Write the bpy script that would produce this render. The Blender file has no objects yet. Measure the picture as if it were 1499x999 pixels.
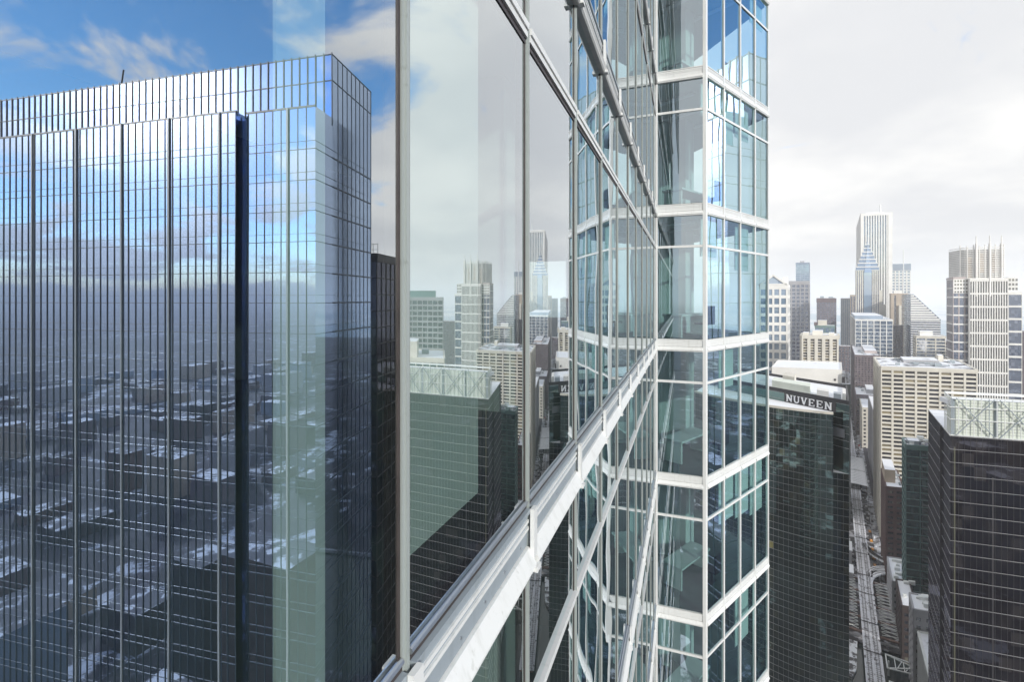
import bpy, bmesh, math, random
from mathutils import Vector
R = math.radians
random.seed(7)
S = bpy.context.scene
COL = S.collection
H = 200.0                      # camera height above the street
F, CX, HY = 700.0, 749.5, 437.0  # focal length in photo pixels, centre column, horizon row

# ------------------------------------------------------------------ camera
cam_d = bpy.data.cameras.new('camera'); cam = bpy.data.objects.new('camera', cam_d); COL.objects.link(cam)
cam.location = (0, 0, H); cam.rotation_euler = (R(90), 0, 0)
cam_d.sensor_width = 36; cam_d.lens = F / 1499 * 36
cam_d.shift_y = -62.5 / 1499
cam_d.clip_start = 0.05; cam_d.clip_end = 120000
S.camera = cam

# ------------------------------------------------------------------ world: sky with winter clouds
SUN_B, SUN_E = 155.0, 20.0
def bdir(b, el=0):
    return Vector((math.sin(R(b)) * math.cos(R(el)), math.cos(R(b)) * math.cos(R(el)), math.sin(R(el))))
W = bpy.data.worlds.new('World'); S.world = W; W.use_nodes = True
nt = W.node_tree; nt.nodes.clear()
def N(tree, typ, **kw):
    n = tree.nodes.new(typ)
    for k, v in kw.items(): setattr(n, k, v)
    return n
def math_n(tree, op, a, b=None, c=None, clamp=False):
    n = N(tree, 'ShaderNodeMath', operation=op); n.use_clamp = clamp
    for i, x in enumerate((a, b, c)):
        if x is None: continue
        if hasattr(x, 'is_output') or isinstance(x, bpy.types.NodeSocket): tree.links.new(x, n.inputs[i])
        else: n.inputs[i].default_value = x
    return n.outputs[0]
def maprange(tree, v, a, b, c, d, smooth=True):
    n = N(tree, 'ShaderNodeMapRange'); n.interpolation_type = 'SMOOTHSTEP' if smooth else 'LINEAR'
    tree.links.new(v, n.inputs[0])
    for i, x in zip((1, 2, 3, 4), (a, b, c, d)): n.inputs[i].default_value = x
    return n.outputs[0]
def mixcol(tree, f, a, b):
    n = N(tree, 'ShaderNodeMix', data_type='RGBA')
    for s, x in ((n.inputs[0], f), (n.inputs[6], a), (n.inputs[7], b)):
        if isinstance(x, bpy.types.NodeSocket): tree.links.new(x, s)
        elif isinstance(x, (tuple, list)): s.default_value = (*x[:3], 1)
        else: s.default_value = x
    return n.outputs[2]
sky = N(nt, 'ShaderNodeTexSky', sky_type='NISHITA'); sky.sun_disc = False
sky.sun_elevation = R(SUN_E); sky.sun_rotation = R(SUN_B); sky.air_density = 1.0; sky.dust_density = 0.1; sky.ozone_density = 3.0
geo = N(nt, 'ShaderNodeNewGeometry')
tc = N(nt, 'ShaderNodeTexCoord')
sep = N(nt, 'ShaderNodeSeparateXYZ'); nt.links.new(tc.outputs['Generated'], sep.inputs[0])
zz = math_n(nt, 'ADD', math_n(nt, 'MAXIMUM', sep.outputs[2], 0.0), 0.22)
comb = N(nt, 'ShaderNodeCombineXYZ')
nt.links.new(math_n(nt, 'DIVIDE', sep.outputs[0], zz), comb.inputs[0])
nt.links.new(math_n(nt, 'DIVIDE', sep.outputs[1], zz), comb.inputs[1])
n1 = N(nt, 'ShaderNodeTexNoise'); n1.inputs['Scale'].default_value = 2.1; n1.inputs['Detail'].default_value = 10; n1.inputs['Roughness'].default_value = 0.56
n1.inputs['Distortion'].default_value = 0.5
nt.links.new(comb.outputs[0], n1.inputs[0])
n2 = N(nt, 'ShaderNodeTexNoise'); n2.inputs['Scale'].default_value = 1.15; n2.inputs['Detail'].default_value = 9
nt.links.new(comb.outputs[0], n2.inputs[0])
def dot_dir(v):
    d = N(nt, 'ShaderNodeVectorMath', operation='DOT_PRODUCT'); nt.links.new(tc.outputs['Generated'], d.inputs[0]); d.inputs[1].default_value = v
    return d.outputs['Value']
blue = maprange(nt, dot_dir(bdir(82, 36)), 0.72, 0.96, 0.0, 0.60)      # the break in the overcast
blue2 = maprange(nt, dot_dir(bdir(163, 12)), 0.80, 0.99, 0.0, 0.52)
cov = math_n(nt, 'ADD', math_n(nt, 'MULTIPLY_ADD', n1.outputs['Fac'], 1.7, -0.35), 0.46)
cov = math_n(nt, 'SUBTRACT', math_n(nt, 'SUBTRACT', cov, blue), blue2)
fac = maprange(nt, cov, 0.36, 0.62, 0.05, 1.0)
fac = math_n(nt, 'MAXIMUM', fac, math_n(nt, 'POWER', math_n(nt, 'MAXIMUM', dot_dir(bdir(SUN_B, SUN_E)), 0.0), 70.0))
shade = maprange(nt, n2.outputs['Fac'], 0.38, 0.62, 0.0, 1.0)
ccol = mixcol(nt, shade, (0.67, 0.68, 0.70), (0.85, 0.845, 0.83))
low = maprange(nt, sep.outputs[2], 0.0, 0.16, 1.0, 0.0)
ccol = mixcol(nt, math_n(nt, 'MULTIPLY', low, 0.55), ccol, (0.81, 0.82, 0.82))
sund = math_n(nt, 'MAXIMUM', dot_dir(bdir(SUN_B, SUN_E)), 0.0)
glow = math_n(nt, 'ADD', math_n(nt, 'MULTIPLY', math_n(nt, 'POWER', sund, 160.0), 7.0), math_n(nt, 'MULTIPLY', math_n(nt, 'POWER', sund, 26.0), 1.5))
gcol = N(nt, 'ShaderNodeVectorMath', operation='SCALE'); gcol.inputs[0].default_value = (1.0, 0.97, 0.92); nt.links.new(glow, gcol.inputs['Scale'])
cadd = N(nt, 'ShaderNodeVectorMath', operation='ADD'); nt.links.new(ccol, cadd.inputs[0]); nt.links.new(gcol.outputs[0], cadd.inputs[1])
bg1 = N(nt, 'ShaderNodeBackground'); hs = N(nt, 'ShaderNodeHueSaturation'); hs.inputs['Saturation'].default_value = 1.3; hs.inputs['Value'].default_value = 1.6
nt.links.new(sky.outputs[0], hs.inputs['Color']); nt.links.new(hs.outputs[0], bg1.inputs[0]); bg1.inputs[1].default_value = 0.15
bg2 = N(nt, 'ShaderNodeBackground'); nt.links.new(cadd.outputs[0], bg2.inputs[0]); bg2.inputs[1].default_value = 1.0
mx = N(nt, 'ShaderNodeMixShader'); nt.links.new(fac, mx.inputs[0]); nt.links.new(bg1.outputs[0], mx.inputs[1]); nt.links.new(bg2.outputs[0], mx.inputs[2])
wo = N(nt, 'ShaderNodeOutputWorld'); nt.links.new(mx.outputs[0], wo.inputs[0])

sun_d = bpy.data.lights.new('sun', 'SUN'); sun = bpy.data.objects.new('sun', sun_d); COL.objects.link(sun)
sun_d.energy = 2.6; sun_d.angle = R(0.6); sun_d.color = (1, 0.95, 0.87)
sun.rotation_euler = (-bdir(SUN_B, SUN_E)).to_track_quat('-Z', 'Y').to_euler()
S.view_settings.view_transform = 'Standard'; S.view_settings.look = 'None'; S.view_settings.gamma = 1
S.view_settings.exposure = 0.33
try: S.view_settings.use_curve_mapping = False
except Exception: pass
S.render.engine = 'CYCLES'
S.cycles.max_bounces = 10; S.cycles.glossy_bounces = 6; S.cycles.transparent_max_bounces = 14; S.cycles.volume_bounces = 3
S.cycles.diffuse_bounces = 3
S.cycles.caustics_reflective = False; S.cycles.caustics_refractive = False

# ------------------------------------------------------------------ materials
def new_mat(name):
    m = bpy.data.materials.new(name); m.use_nodes = True; t = m.node_tree; t.nodes.clear()
    o = N(t, 'ShaderNodeOutputMaterial'); return m, t, o
def paint(name, col, rough=0.6, var=0.12, scale=0.6, metallic=0.0, bump=0.0, streak=False):
    m, t, o = new_mat(name)
    b = N(t, 'ShaderNodeBsdfPrincipled'); t.links.new(b.outputs[0], o.inputs[0])
    g = N(t, 'ShaderNodeTexCoord'); n = N(t, 'ShaderNodeTexNoise'); n.inputs['Scale'].default_value = scale; n.inputs['Detail'].default_value = 6
    if streak:
        mp = N(t, 'ShaderNodeMapping'); mp.inputs['Scale'].default_value = (1, 1, 0.08); t.links.new(g.outputs['Object'], mp.inputs[0]); t.links.new(mp.outputs[0], n.inputs[0])
    else: t.links.new(g.outputs['Object'], n.inputs[0])
    f = maprange(t, n.outputs['Fac'], 0.3, 0.7, 0, 1)
    c0 = tuple(x * (1 - var) for x in col); c1 = tuple(min(1, x * (1 + var)) for x in col)
    t.links.new(mixcol(t, f, c0, c1), b.inputs['Base Color'])
    b.inputs['Roughness'].default_value = rough; b.inputs['Metallic'].default_value = metallic
    if bump:
        bp = N(t, 'ShaderNodeBump'); bp.inputs['Strength'].default_value = bump; t.links.new(n.outputs['Fac'], bp.inputs['Height']); t.links.new(bp.outputs[0], b.inputs['Normal'])
    return m
def snow_roof(name, dark=(0.10, 0.10, 0.11), cover=0.5, scale=0.08, white=(0.80, 0.82, 0.86)):
    m, t, o = new_mat(name)
    b = N(t, 'ShaderNodeBsdfPrincipled'); t.links.new(b.outputs[0], o.inputs[0]); b.inputs['Roughness'].default_value = 0.8
    g = N(t, 'ShaderNodeTexCoord'); n = N(t, 'ShaderNodeTexNoise'); n.inputs['Scale'].default_value = scale; n.inputs['Detail'].default_value = 8; n.inputs['Roughness'].default_value = 0.6
    t.links.new(g.outputs['Object'], n.inputs[0])
    f = maprange(t, n.outputs['Fac'], 0.62 - cover * 0.35 , 0.68 - cover * 0.30, 0, 1)
    t.links.new(mixcol(t, f, dark, white), b.inputs['Base Color'])
    return m
def schlick(t, f0=0.05):
    gm = N(t, 'ShaderNodeNewGeometry'); d = N(t, 'ShaderNodeVectorMath', operation='DOT_PRODUCT')
    t.links.new(gm.outputs['Incoming'], d.inputs[0]); t.links.new(gm.outputs['Normal'], d.inputs[1])
    c = math_n(t, 'SUBTRACT', 1.0, math_n(t, 'ABSOLUTE', d.outputs['Value']), clamp=True)
    return math_n(t, 'ADD', math_n(t, 'MULTIPLY', math_n(t, 'POWER', c, 5.0), 1 - f0), f0)
def curtain(name, dark, light, bay=1.5, flo=3.9, lit=0.25, refl=0.22, wav=0.05, wscale=0.12, tint=(0.9, 0.95, 1), rough=0.02, spandrel=0.0, warm=0.0):
    """glazing: one random tone per pane, mirror coat that grows at grazing angles, slightly rolled glass"""
    m, t, o = new_mat(name)
    uv = N(t, 'ShaderNodeUVMap'); sp = N(t, 'ShaderNodeSeparateXYZ'); t.links.new(uv.outputs[0], sp.inputs[0])
    cu = math_n(t, 'FLOOR', math_n(t, 'DIVIDE', sp.outputs[0], bay)); vv = math_n(t, 'DIVIDE', sp.outputs[1], flo); cv = math_n(t, 'FLOOR', vv)
    cb = N(t, 'ShaderNodeCombineXYZ'); t.links.new(cu, cb.inputs[0]); t.links.new(cv, cb.inputs[1])
    wn = N(t, 'ShaderNodeTexWhiteNoise', noise_dimensions='2D'); t.links.new(cb.outputs[0], wn.inputs[0])
    f = maprange(t, wn.outputs['Value'], 1 - lit, 1.0, 0, 1, False)
    col = mixcol(t, f, dark, light)
    if warm:
        w2 = maprange(t, wn.outputs['Value'], 1 - warm, 1 - warm + 0.01, 0, 1, False)
        col = mixcol(t, w2, col, (0.30, 0.27, 0.10))
    if spandrel:
        fr = math_n(t, 'FRACT', vv); s = math_n(t, 'LESS_THAN', fr, spandrel)
        col = mixcol(t, s, col, tuple(x * 0.6 for x in dark))
    d = N(t, 'ShaderNodeBsdfDiffuse'); t.links.new(col, d.inputs[0])
    gl = N(t, 'ShaderNodeBsdfGlossy'); gl.inputs[0].default_value = (*tint, 1); gl.inputs['Roughness'].default_value = rough
    g = N(t, 'ShaderNodeTexCoord'); mp = N(t, 'ShaderNodeMapping'); mp.inputs['Scale'].default_value = (1, 1, 0.55); t.links.new(g.outputs['Object'], mp.inputs[0])
    # every pane carries its own tilt
    ofs = N(t, 'ShaderNodeVectorMath', operation='MULTIPLY_ADD'); t.links.new(wn.outputs['Color'], ofs.inputs[0]); ofs.inputs[1].default_value = (1.5, 1.5, 1.5); t.links.new(mp.outputs[0], ofs.inputs[2])
    nz = N(t, 'ShaderNodeTexNoise'); nz.inputs['Scale'].default_value = wscale; nz.inputs['Detail'].default_value = 1.5; t.links.new(ofs.outputs[0], nz.inputs[0])
    bp = N(t, 'ShaderNodeBump'); bp.inputs['Strength'].default_value = 1.0; bp.inputs['Distance'].default_value = wav; t.links.new(nz.outputs['Fac'], bp.inputs['Height']); t.links.new(bp.outputs[0], gl.inputs['Normal'])
    lw = schlick(t)
    k = math_n(t, 'ADD', math_n(t, 'MULTIPLY', lw, 1 - refl), refl, clamp=True)
    ms = N(t, 'ShaderNodeMixShader'); t.links.new(k, ms.inputs[0]); t.links.new(d.outputs[0], ms.inputs[1]); t.links.new(gl.outputs[0], ms.inputs[2]); t.links.new(ms.outputs[0], o.inputs[0])
    return m
def clear_glass(name, trans, refl, tint, wav, wscale):
    m, t, o = new_mat(name)
    tr = N(t, 'ShaderNodeBsdfTransparent'); tr.inputs[0].default_value = (*trans, 1)
    gl = N(t, 'ShaderNodeBsdfGlossy'); gl.inputs[0].default_value = (*tint, 1); gl.inputs['Roughness'].default_value = 0.0
    g = N(t, 'ShaderNodeTexCoord'); nz = N(t, 'ShaderNodeTexNoise'); nz.inputs['Scale'].default_value = wscale; nz.inputs['Detail'].default_value = 1.0; t.links.new(g.outputs['Object'], nz.inputs[0])
    bp = N(t, 'ShaderNodeBump'); bp.inputs['Strength'].default_value = 1.0; bp.inputs['Distance'].default_value = wav; t.links.new(nz.outputs['Fac'], bp.inputs['Height'])
    if wav: t.links.new(bp.outputs[0], gl.inputs['Normal'])
    lw = schlick(t)
    k = math_n(t, 'ADD', math_n(t, 'MULTIPLY', lw, 1 - refl), refl, clamp=True)
    ms = N(t, 'ShaderNodeMixShader'); t.links.new(k, ms.inputs[0]); t.links.new(tr.outputs[0], ms.inputs[1]); t.links.new(gl.outputs[0], ms.inputs[2]); t.links.new(ms.outputs[0], o.inputs[0])
    return m

M = {}
def weathered(name, col, rough=0.35, metallic=0.0):
    m, t, o = new_mat(name); b = N(t, 'ShaderNodeBsdfPrincipled'); t.links.new(b.outputs[0], o.inputs[0])
    g = N(t, 'ShaderNodeTexCoord'); mp = N(t, 'ShaderNodeMapping'); mp.inputs['Scale'].default_value = (9, 9, 0.5); t.links.new(g.outputs['Object'], mp.inputs[0])
    a = N(t, 'ShaderNodeTexNoise'); a.inputs['Scale'].default_value = 2.0; a.inputs['Detail'].default_value = 6; t.links.new(mp.outputs[0], a.inputs[0])
    c = N(t, 'ShaderNodeTexNoise'); c.inputs['Scale'].default_value = 22.0; c.inputs['Detail'].default_value = 4; t.links.new(g.outputs['Object'], c.inputs[0])
    d = N(t, 'ShaderNodeTexNoise'); d.inputs['Scale'].default_value = 1.3; d.inputs['Detail'].default_value = 3; t.links.new(g.outputs['Object'], d.inputs[0])
    k1 = maprange(t, a.outputs['Fac'], .5, .8, 0, .35); k2 = maprange(t, c.outputs['Fac'], .62, .74, 0, .4); k3 = maprange(t, d.outputs['Fac'], .3, .7, 0, .14)
    kk = math_n(t, 'ADD', math_n(t, 'ADD', k1, k2), k3, clamp=True)
    t.links.new(mixcol(t, kk, col, tuple(x * .62 for x in col[:2]) + (col[2] * .58,)), b.inputs['Base Color'])
    t.links.new(math_n(t, 'ADD', math_n(t, 'MULTIPLY', kk, .3), rough), b.inputs['Roughness']); b.inputs['Metallic'].default_value = metallic
    return m
M['alu'] = weathered('white_aluminium', (0.74, 0.75, 0.74))
M['alu2'] = weathered('grey_aluminium', (0.31, 0.355, 0.39))
M['alum'] = weathered('mullion_aluminium', (0.34, 0.375, 0.365), 0.3)
M['steel'] = paint('brushed_steel', (0.55, 0.57, 0.60), 0.28, 0.05, 4.0, metallic=0.9)
M['gasket'] = paint('brown_black_gasket', (0.055, 0.045, 0.042), 0.5, 0.2, 8.0)
M['glass_flat'] = clear_glass('coated_window_glass', (0.80, 0.97, 0.92), 0.58, (0.93, 0.97, 1.0), 0.00035, 1.4)
M['glass_wavy'] = clear_glass('rolled_window_glass', (0.66, 0.84, 0.80), 0.56, (0.90, 0.96, 1.0), 0.0034, 0.9)
M['glass_bay'] = clear_glass('bay_window_glass', (0.70, 0.94, 0.93), 0.40, (0.86, 0.94, 1.0), 0.0016, 0.8)
M['floor_in'] = paint('office_carpet', (0.10, 0.125, 0.12), 0.8, 0.2, 1.0)
M['ceil_in'] = paint('office_ceiling', (0.62, 0.66, 0.64), 0.8, 0.05, 1.0)
M['core_in'] = paint('office_core_wall', (0.09, 0.10, 0.11), 0.8, 0.25, 0.4)
M['blind'] = paint('pale_roller_blind', (0.86, 0.90, 0.87), 0.9, 0.03, 2.0)
M['cream'] = paint('cream_concrete', (0.64, 0.61, 0.54), 0.75, 0.08, 0.05)
M['cream2'] = paint('pale_limestone', (0.62, 0.59, 0.52), 0.75, 0.10, 0.05)
M['whitest'] = paint('white_stone', (0.74, 0.73, 0.70), 0.7, 0.06, 0.05)
M['greyst'] = paint('grey_stone', (0.36, 0.36, 0.38), 0.7, 0.10, 0.05)
M['crown'] = paint('crown_grey_stone', (0.52, 0.52, 0.51), 0.7, 0.1, 0.1)
M['tan'] = paint('tan_brick', (0.40, 0.33, 0.26), 0.8, 0.12, 0.1)
M['brick'] = paint('brown_brick', (0.105, 0.062, 0.06), 0.85, 0.18, 0.15)
M['darkb'] = paint('dark_brown_brick', (0.05, 0.036, 0.036), 0.85, 0.18, 0.15)  # darker copy of the brown brick
M['brick2'] = paint('old_brown_masonry', (0.14, 0.11, 0.12), 0.85, 0.15, 0.1)
M['pink'] = paint('rose_granite', (0.42, 0.36, 0.35), 0.6, 0.1, 0.05)
M['bluem'] = paint('blue_grey_metal', (0.24, 0.30, 0.38), 0.5, 0.08, 0.05)
M['palebl'] = paint('pale_blue_panel', (0.18, 0.26, 0.38), 0.4, 0.08, 0.05)
M['darkm'] = paint('dark_metal', (0.035, 0.033, 0.038), 0.5, 0.2, 0.3)
M['linem'] = paint('pale_metal_line', (0.27, 0.27, 0.275), 0.45, 0.1, 0.3)
M['finm'] = paint('dark_blue_fin', (0.05, 0.075, 0.12), 0.4, 0.1, 0.3)
M['finw'] = paint('pale_column_cover', (0.28, 0.32, 0.38), 0.4, 0.05, 0.3)
M['green'] = paint('green_metal', (0.13, 0.21, 0.205), 0.5, 0.1, 0.1)
M['screen'] = paint('pale_green_screen_panel', (0.68, 0.72, 0.64), 0.7, 0.06, 0.15)
M['steelw'] = paint('white_painted_steel', (0.72, 0.74, 0.73), 0.6, 0.05, 0.2)
M['rust'] = paint('rust_brown_steel', (0.17, 0.105, 0.085), 0.8, 0.25, 0.4)
M['tracksnow'] = snow_roof('snowy_sleepers', (0.12, 0.11, 0.12), 0.72, 0.35, (0.80, 0.81, 0.85))
M['railm'] = paint('rail_steel', (0.10, 0.09, 0.10), 0.5, 0.1, 1.0)
M['roof'] = snow_roof('snowy_roof', (0.16, 0.16, 0.18), 0.62, 0.07)
M['roofw'] = snow_roof('deep_snow_roof', (0.30, 0.31, 0.34), 0.95, 0.05)
M['roofd'] = snow_roof('dark_gravel_roof', (0.10, 0.10, 0.12), 0.30, 0.09)
M['citysnow'] = snow_roof('broken_snow_roof', (0.05, 0.05, 0.06), 0.45, 0.16)
M['asphalt'] = snow_roof('wet_asphalt', (0.045, 0.042, 0.045), 0.34, 0.12, (0.42, 0.42, 0.46))
M['pave'] = snow_roof('slushy_pavement', (0.11, 0.10, 0.10), 0.55, 0.2, (0.45, 0.46, 0.50))
M['taxi'] = paint('taxi_paint', (0.70, 0.30, 0.03), 0.35, 0.03, 2)
M['carw'] = paint('pale_car_paint', (0.6, 0.6, 0.62), 0.3, 0.03, 2)
M['cark'] = paint('dark_car_paint', (0.04, 0.04, 0.05), 0.3, 0.03, 2)
M['carr'] = paint('red_car_paint', (0.45, 0.03, 0.03), 0.3, 0.03, 2)
M['tyre'] = paint('rubber', (0.02, 0.02, 0.02), 0.9, 0.1, 2)
M['letter'] = paint('white_sign_letter', (0.85, 0.86, 0.88), 0.5, 0.02, 2)
M['redl'] = paint('red_signal_housing', (0.5, 0.02, 0.02), 0.4, 0.02, 2)
G = {}
G['dark'] = curtain('dark_glazing', (0.035, 0.038, 0.05), (0.20, 0.19, 0.16), 1.5, 3.6, 0.30, 0.12)
G['nuveen'] = curtain('black_green_glazing', (0.008, 0.011, 0.011), (0.040, 0.040, 0.022), 1.9, 2.9, 0.22, 0.19, 0.14, 0.07, (0.62, 0.92, 0.86), warm=0.008)
G['black'] = curtain('black_brown_glazing', (0.007, 0.006, 0.009), (0.030, 0.027, 0.028), 3.0, 4.1, 0.30, 0.03, 0.03, 0.1, (0.8, 0.8, 0.95))
G['blackn'] = curtain('skylit_north_glazing', (0.055, 0.052, 0.065), (0.09, 0.085, 0.10), 1.5, 4.1, 0.3, 0.12, 0.03, 0.1, (0.8, 0.8, 0.95))  # black glazing with a lighter base, painting in the sky's reflection on the north face
G['blue'] = curtain('blue_glazing', (0.07, 0.11, 0.17), (0.30, 0.34, 0.38), 3.0, 3.4, 0.35, 0.25)
G['blued'] = curtain('deep_blue_glazing', (0.06, 0.08, 0.13), (0.18, 0.20, 0.26), 3.0, 3.8, 0.3, 0.20)
G['bluel'] = curtain('light_blue_glazing', (0.14, 0.22, 0.32), (0.28, 0.36, 0.45), 3.0, 3.8, 0.3, 0.25)
G['teal'] = curtain('teal_glazing', (0.02, 0.045, 0.05), (0.07, 0.13, 0.13), 2.0, 4.2, 0.3, 0.16, 0.02, 0.15)
G['win'] = curtain('office_window', (0.035, 0.032, 0.036), (0.30, 0.25, 0.15), 4.0, 3.4, 0.40, 0.08)
G['fin'] = curtain('mirror_tower_glass', (0.015, 0.025, 0.045), (0.04, 0.06, 0.08), 1.25, 3.9, 0.25, 0.84, 0.0036, 0.35, (0.60, 0.73, 1.0), 0.0)
G['recess'] = curtain('recess_glass', (0.015, 0.02, 0.035), (0.03, 0.04, 0.055), 1.25, 3.9, 0.3, 0.34, 0.01, 0.3, (0.6, 0.72, 1.0))
G['finside'] = curtain('side_tower_glass', (0.02, 0.03, 0.05), (0.05, 0.07, 0.09), 1.25, 3.9, 0.3, 0.62, 0.006, 0.3, (0.62, 0.76, 1.0))
G['own'] = curtain('own_tower_glass', (0.05, 0.08, 0.08), (0.20, 0.26, 0.25), 1.28, 4.0, 0.4, 0.35, 0.02, 0.4, (0.85, 0.93, 1))
G['slab'] = curtain('slab_glazing', (0.02, 0.022, 0.03), (0.12, 0.15, 0.16), 3.0, 4.0, 0.5, 0.08)
G['green'] = curtain('green_grey_glazing', (0.05, 0.06, 0.06), (0.12, 0.13, 0.12), 2.0, 3.8, 0.4, 0.12)

# ------------------------------------------------------------------ helpers
class MB:
    def __init__(s): s.v = []; s.f = []; s.uv = []; s.mi = []
    def quad(s, pts, uv=None, mi=0):
        i = len(s.v); s.v += [tuple(p) for p in pts]; s.f.append(tuple(range(i, i + len(pts))))
        s.uv += uv if uv else [(0, 0)] * len(pts); s.mi.append(mi)
    def hexa(s, P):   # P: 4 bottom + 4 top points, counter-clockwise seen from above
        for q in ((3, 2, 1, 0), (4, 5, 6, 7), (0, 1, 5, 4), (1, 2, 6, 5), (2, 3, 7, 6), (3, 0, 4, 7)): s.quad([P[k] for k in q])
    def box(s, x0, x1, y0, y1, z0, z1):
        s.hexa([(x0, y0, z0), (x1, y0, z0), (x1, y1, z0), (x0, y1, z0), (x0, y0, z1), (x1, y0, z1), (x1, y1, z1), (x0, y1, z1)])
    def fbox(s, fr, a0, a1, b0, b1, z0, z1):     # box in a wall frame: a along, b outward
        p = [fr.p(a0, b1, z0), fr.p(a1, b1, z0), fr.p(a1, b0, z0), fr.p(a0, b0, z0), fr.p(a0, b1, z1), fr.p(a1, b1, z1), fr.p(a1, b0, z1), fr.p(a0, b0, z1)]
        s.hexa(p)
    def bar(s, p, q, w, h=None):
        p = Vector(p); q = Vector(q); d = (q - p).normalized(); h = h or w
        up = Vector((0, 0, 1)) if abs(d.z) < 0.95 else Vector((1, 0, 0))
        sd = d.cross(up).normalized() * w / 2; u = sd.cross(d).normalized() * h / 2
        a = [p - sd - u, p + sd - u, q + sd - u, q - sd - u]; b = [x + 2 * u for x in a]
        s.hexa(a + b)
    def tube(s, pts, r, n=8):
        for (p, q) in zip(pts[:-1], pts[1:]):
            p = Vector(p); q = Vector(q); d = (q - p).normalized(); up = Vector((0, 0, 1)) if abs(d.z) < 0.95 else Vector((1, 0, 0))
            a = d.cross(up).normalized(); b = a.cross(d)
            ring = [(a * math.cos(2 * math.pi * k / n) + b * math.sin(2 * math.pi * k / n)) * r for k in range(n)]
            for k in range(n):
                k2 = (k + 1) % n; s.quad([p + ring[k], q + ring[k], q + ring[k2], p + ring[k2]])
            s.quad([p + x for x in ring]); s.quad([q + x for x in reversed(ring)])
    def build(s, name, mat, parent=None, label=None, kind=None):
        off = Vector(parent['_o']) if parent is not None and '_o' in parent.keys() else Vector((0, 0, 0))
        me = bpy.data.meshes.new(name)
        me.from_pydata([(x - off.x, y - off.y, z - off.z) for x, y, z in s.v], [], s.f)
        ul = me.uv_layers.new(name='UVMap')
        flat = [c for uv in s.uv for c in uv]; ul.data.foreach_set('uv', flat)
        for m in (mat if isinstance(mat, (list, tuple)) else [mat]): me.materials.append(m)
        if any(s.mi): me.polygons.foreach_set('material_index', s.mi)
        me.update()
        o = bpy.data.objects.new(name, me); COL.objects.link(o)
        if parent is not None: o.parent = parent
        if label: o['label'] = label
        if kind: o['kind'] = kind
        return o
class Fr:
    """wall frame: origin, direction along the wall, outward normal"""
    def __init__(s, A, B, out=None):
        s.A = Vector(A[:2]); s.B = Vector(B[:2]); s.L = (s.B - s.A).length; s.d = (s.B - s.A) / s.L
        s.n = Vector((s.d.y, -s.d.x))
        if out is not None and s.n.dot(Vector(out[:2]) - (s.A + s.B) / 2) < 0: s.n = -s.n
    def p(s, a, b, z):
        q = s.A + s.d * a + s.n * b; return (q.x, q.y, z)
def thing(name, label, cat, loc=(0, 0, 0), group=None):
    o = bpy.data.objects.new(name, None); COL.objects.link(o); o.location = loc
    o['label'] = label; o['category'] = cat; o['_o'] = tuple(loc)
    if group: o['group'] = group
    return o
def tag(o, label, cat, group=None):
    o['label'] = label; o['category'] = cat
    if group: o['group'] = group
    return o
def struct(name, mb, mat):
    o = mb.build(name, mat); o['kind'] = 'structure'; return o
def prism(mb, fp, z0, z1, top=True, uv0=0, mi=0, mt=0):
    """walls (UV in metres) and roof of a footprint given counter-clockwise seen from above"""
    u = uv0; n = len(fp)
    for i in range(n):
        a, b = fp[i], fp[(i + 1) % n]; l = math.hypot(b[0] - a[0], b[1] - a[1])
        mb.quad([(a[0], a[1], z0), (b[0], b[1], z0), (b[0], b[1], z1), (a[0], a[1], z1)], [(u, z0), (u + l, z0), (u + l, z1), (u, z1)], mi); u += l
    if top: mb.quad([(p[0], p[1], z1) for p in fp], None, mt)
def px(x, Y): return (x - CX) / F * Y
def zy(y, Y): return H + (HY - y) / F * Y
E_ = Vector((0.5602, 0.8283))                 # street direction
W_ = Vector((0.9516, -0.3073))                # west-face direction
S_ = Vector((0.8283, -0.5602))                # square to the street
T0 = Vector((186.0, 245.0))
def uv(u, v): q = T0 + E_ * u + S_ * v; return (q.x, q.y)
def along(A, d, x):                            # distance along d from A until photo column x
    k = (x - CX) / F; return (k * A.y - A.x) / (d.x - k * d.y)
def limited(parts, parent, mats):
    """parts: list of (name, MB). Biggest in the photo stay single, past 100 of a name the rest is one piece."""
    byn = {}
    for nm, mb, mat in parts: byn.setdefault(nm, []).append((mb, mat))
    for nm, L in byn.items():
        def size(it):
            v = it[0].v; xs = [Vector(p) for p in v]; lo = Vector((min(p.x for p in xs), min(p.y for p in xs), min(p.z for p in xs))); hi = Vector((max(p.x for p in xs), max(p.y for p in xs), max(p.z for p in xs)))
            c = (lo + hi) / 2; d = hi - lo
            if c.y < 0.4: return 0
            X = CX + c.x / c.y * F; Yp = HY - (c.z - H) / c.y * F
            if not (-80 < X < 1580 and -150 < Yp < 1150): return 0.0001
            return (math.hypot(d.x, d.y) * d.z + 0.01) / (c.y * c.y)
        if len(L) > 100:
            L = sorted(L, key=size, reverse=True)
            rest = L[100:]; L = L[:100]
            bym = {}
            for mb, mat in rest: bym.setdefault(mat.name, [MB(), mat]); big = bym[mat.name][0]; i = len(big.v); big.v += mb.v; big.f += [tuple(k + i for k in f) for f in mb.f]; big.uv += mb.uv; big.mi += mb.mi
            allm = MB(); mats_ = []
            for k, (big, mat) in enumerate(bym.values()):
                i = len(allm.v); allm.v += big.v; allm.f += [tuple(q + i for q in f) for f in big.f]; allm.uv += big.uv; allm.mi += [k] * len(big.f); mats_.append(mat)
            allm.build(nm, mats_, parent, kind='stuff')
        for mb, mat in L: mb.build(nm, mat, parent)

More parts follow.
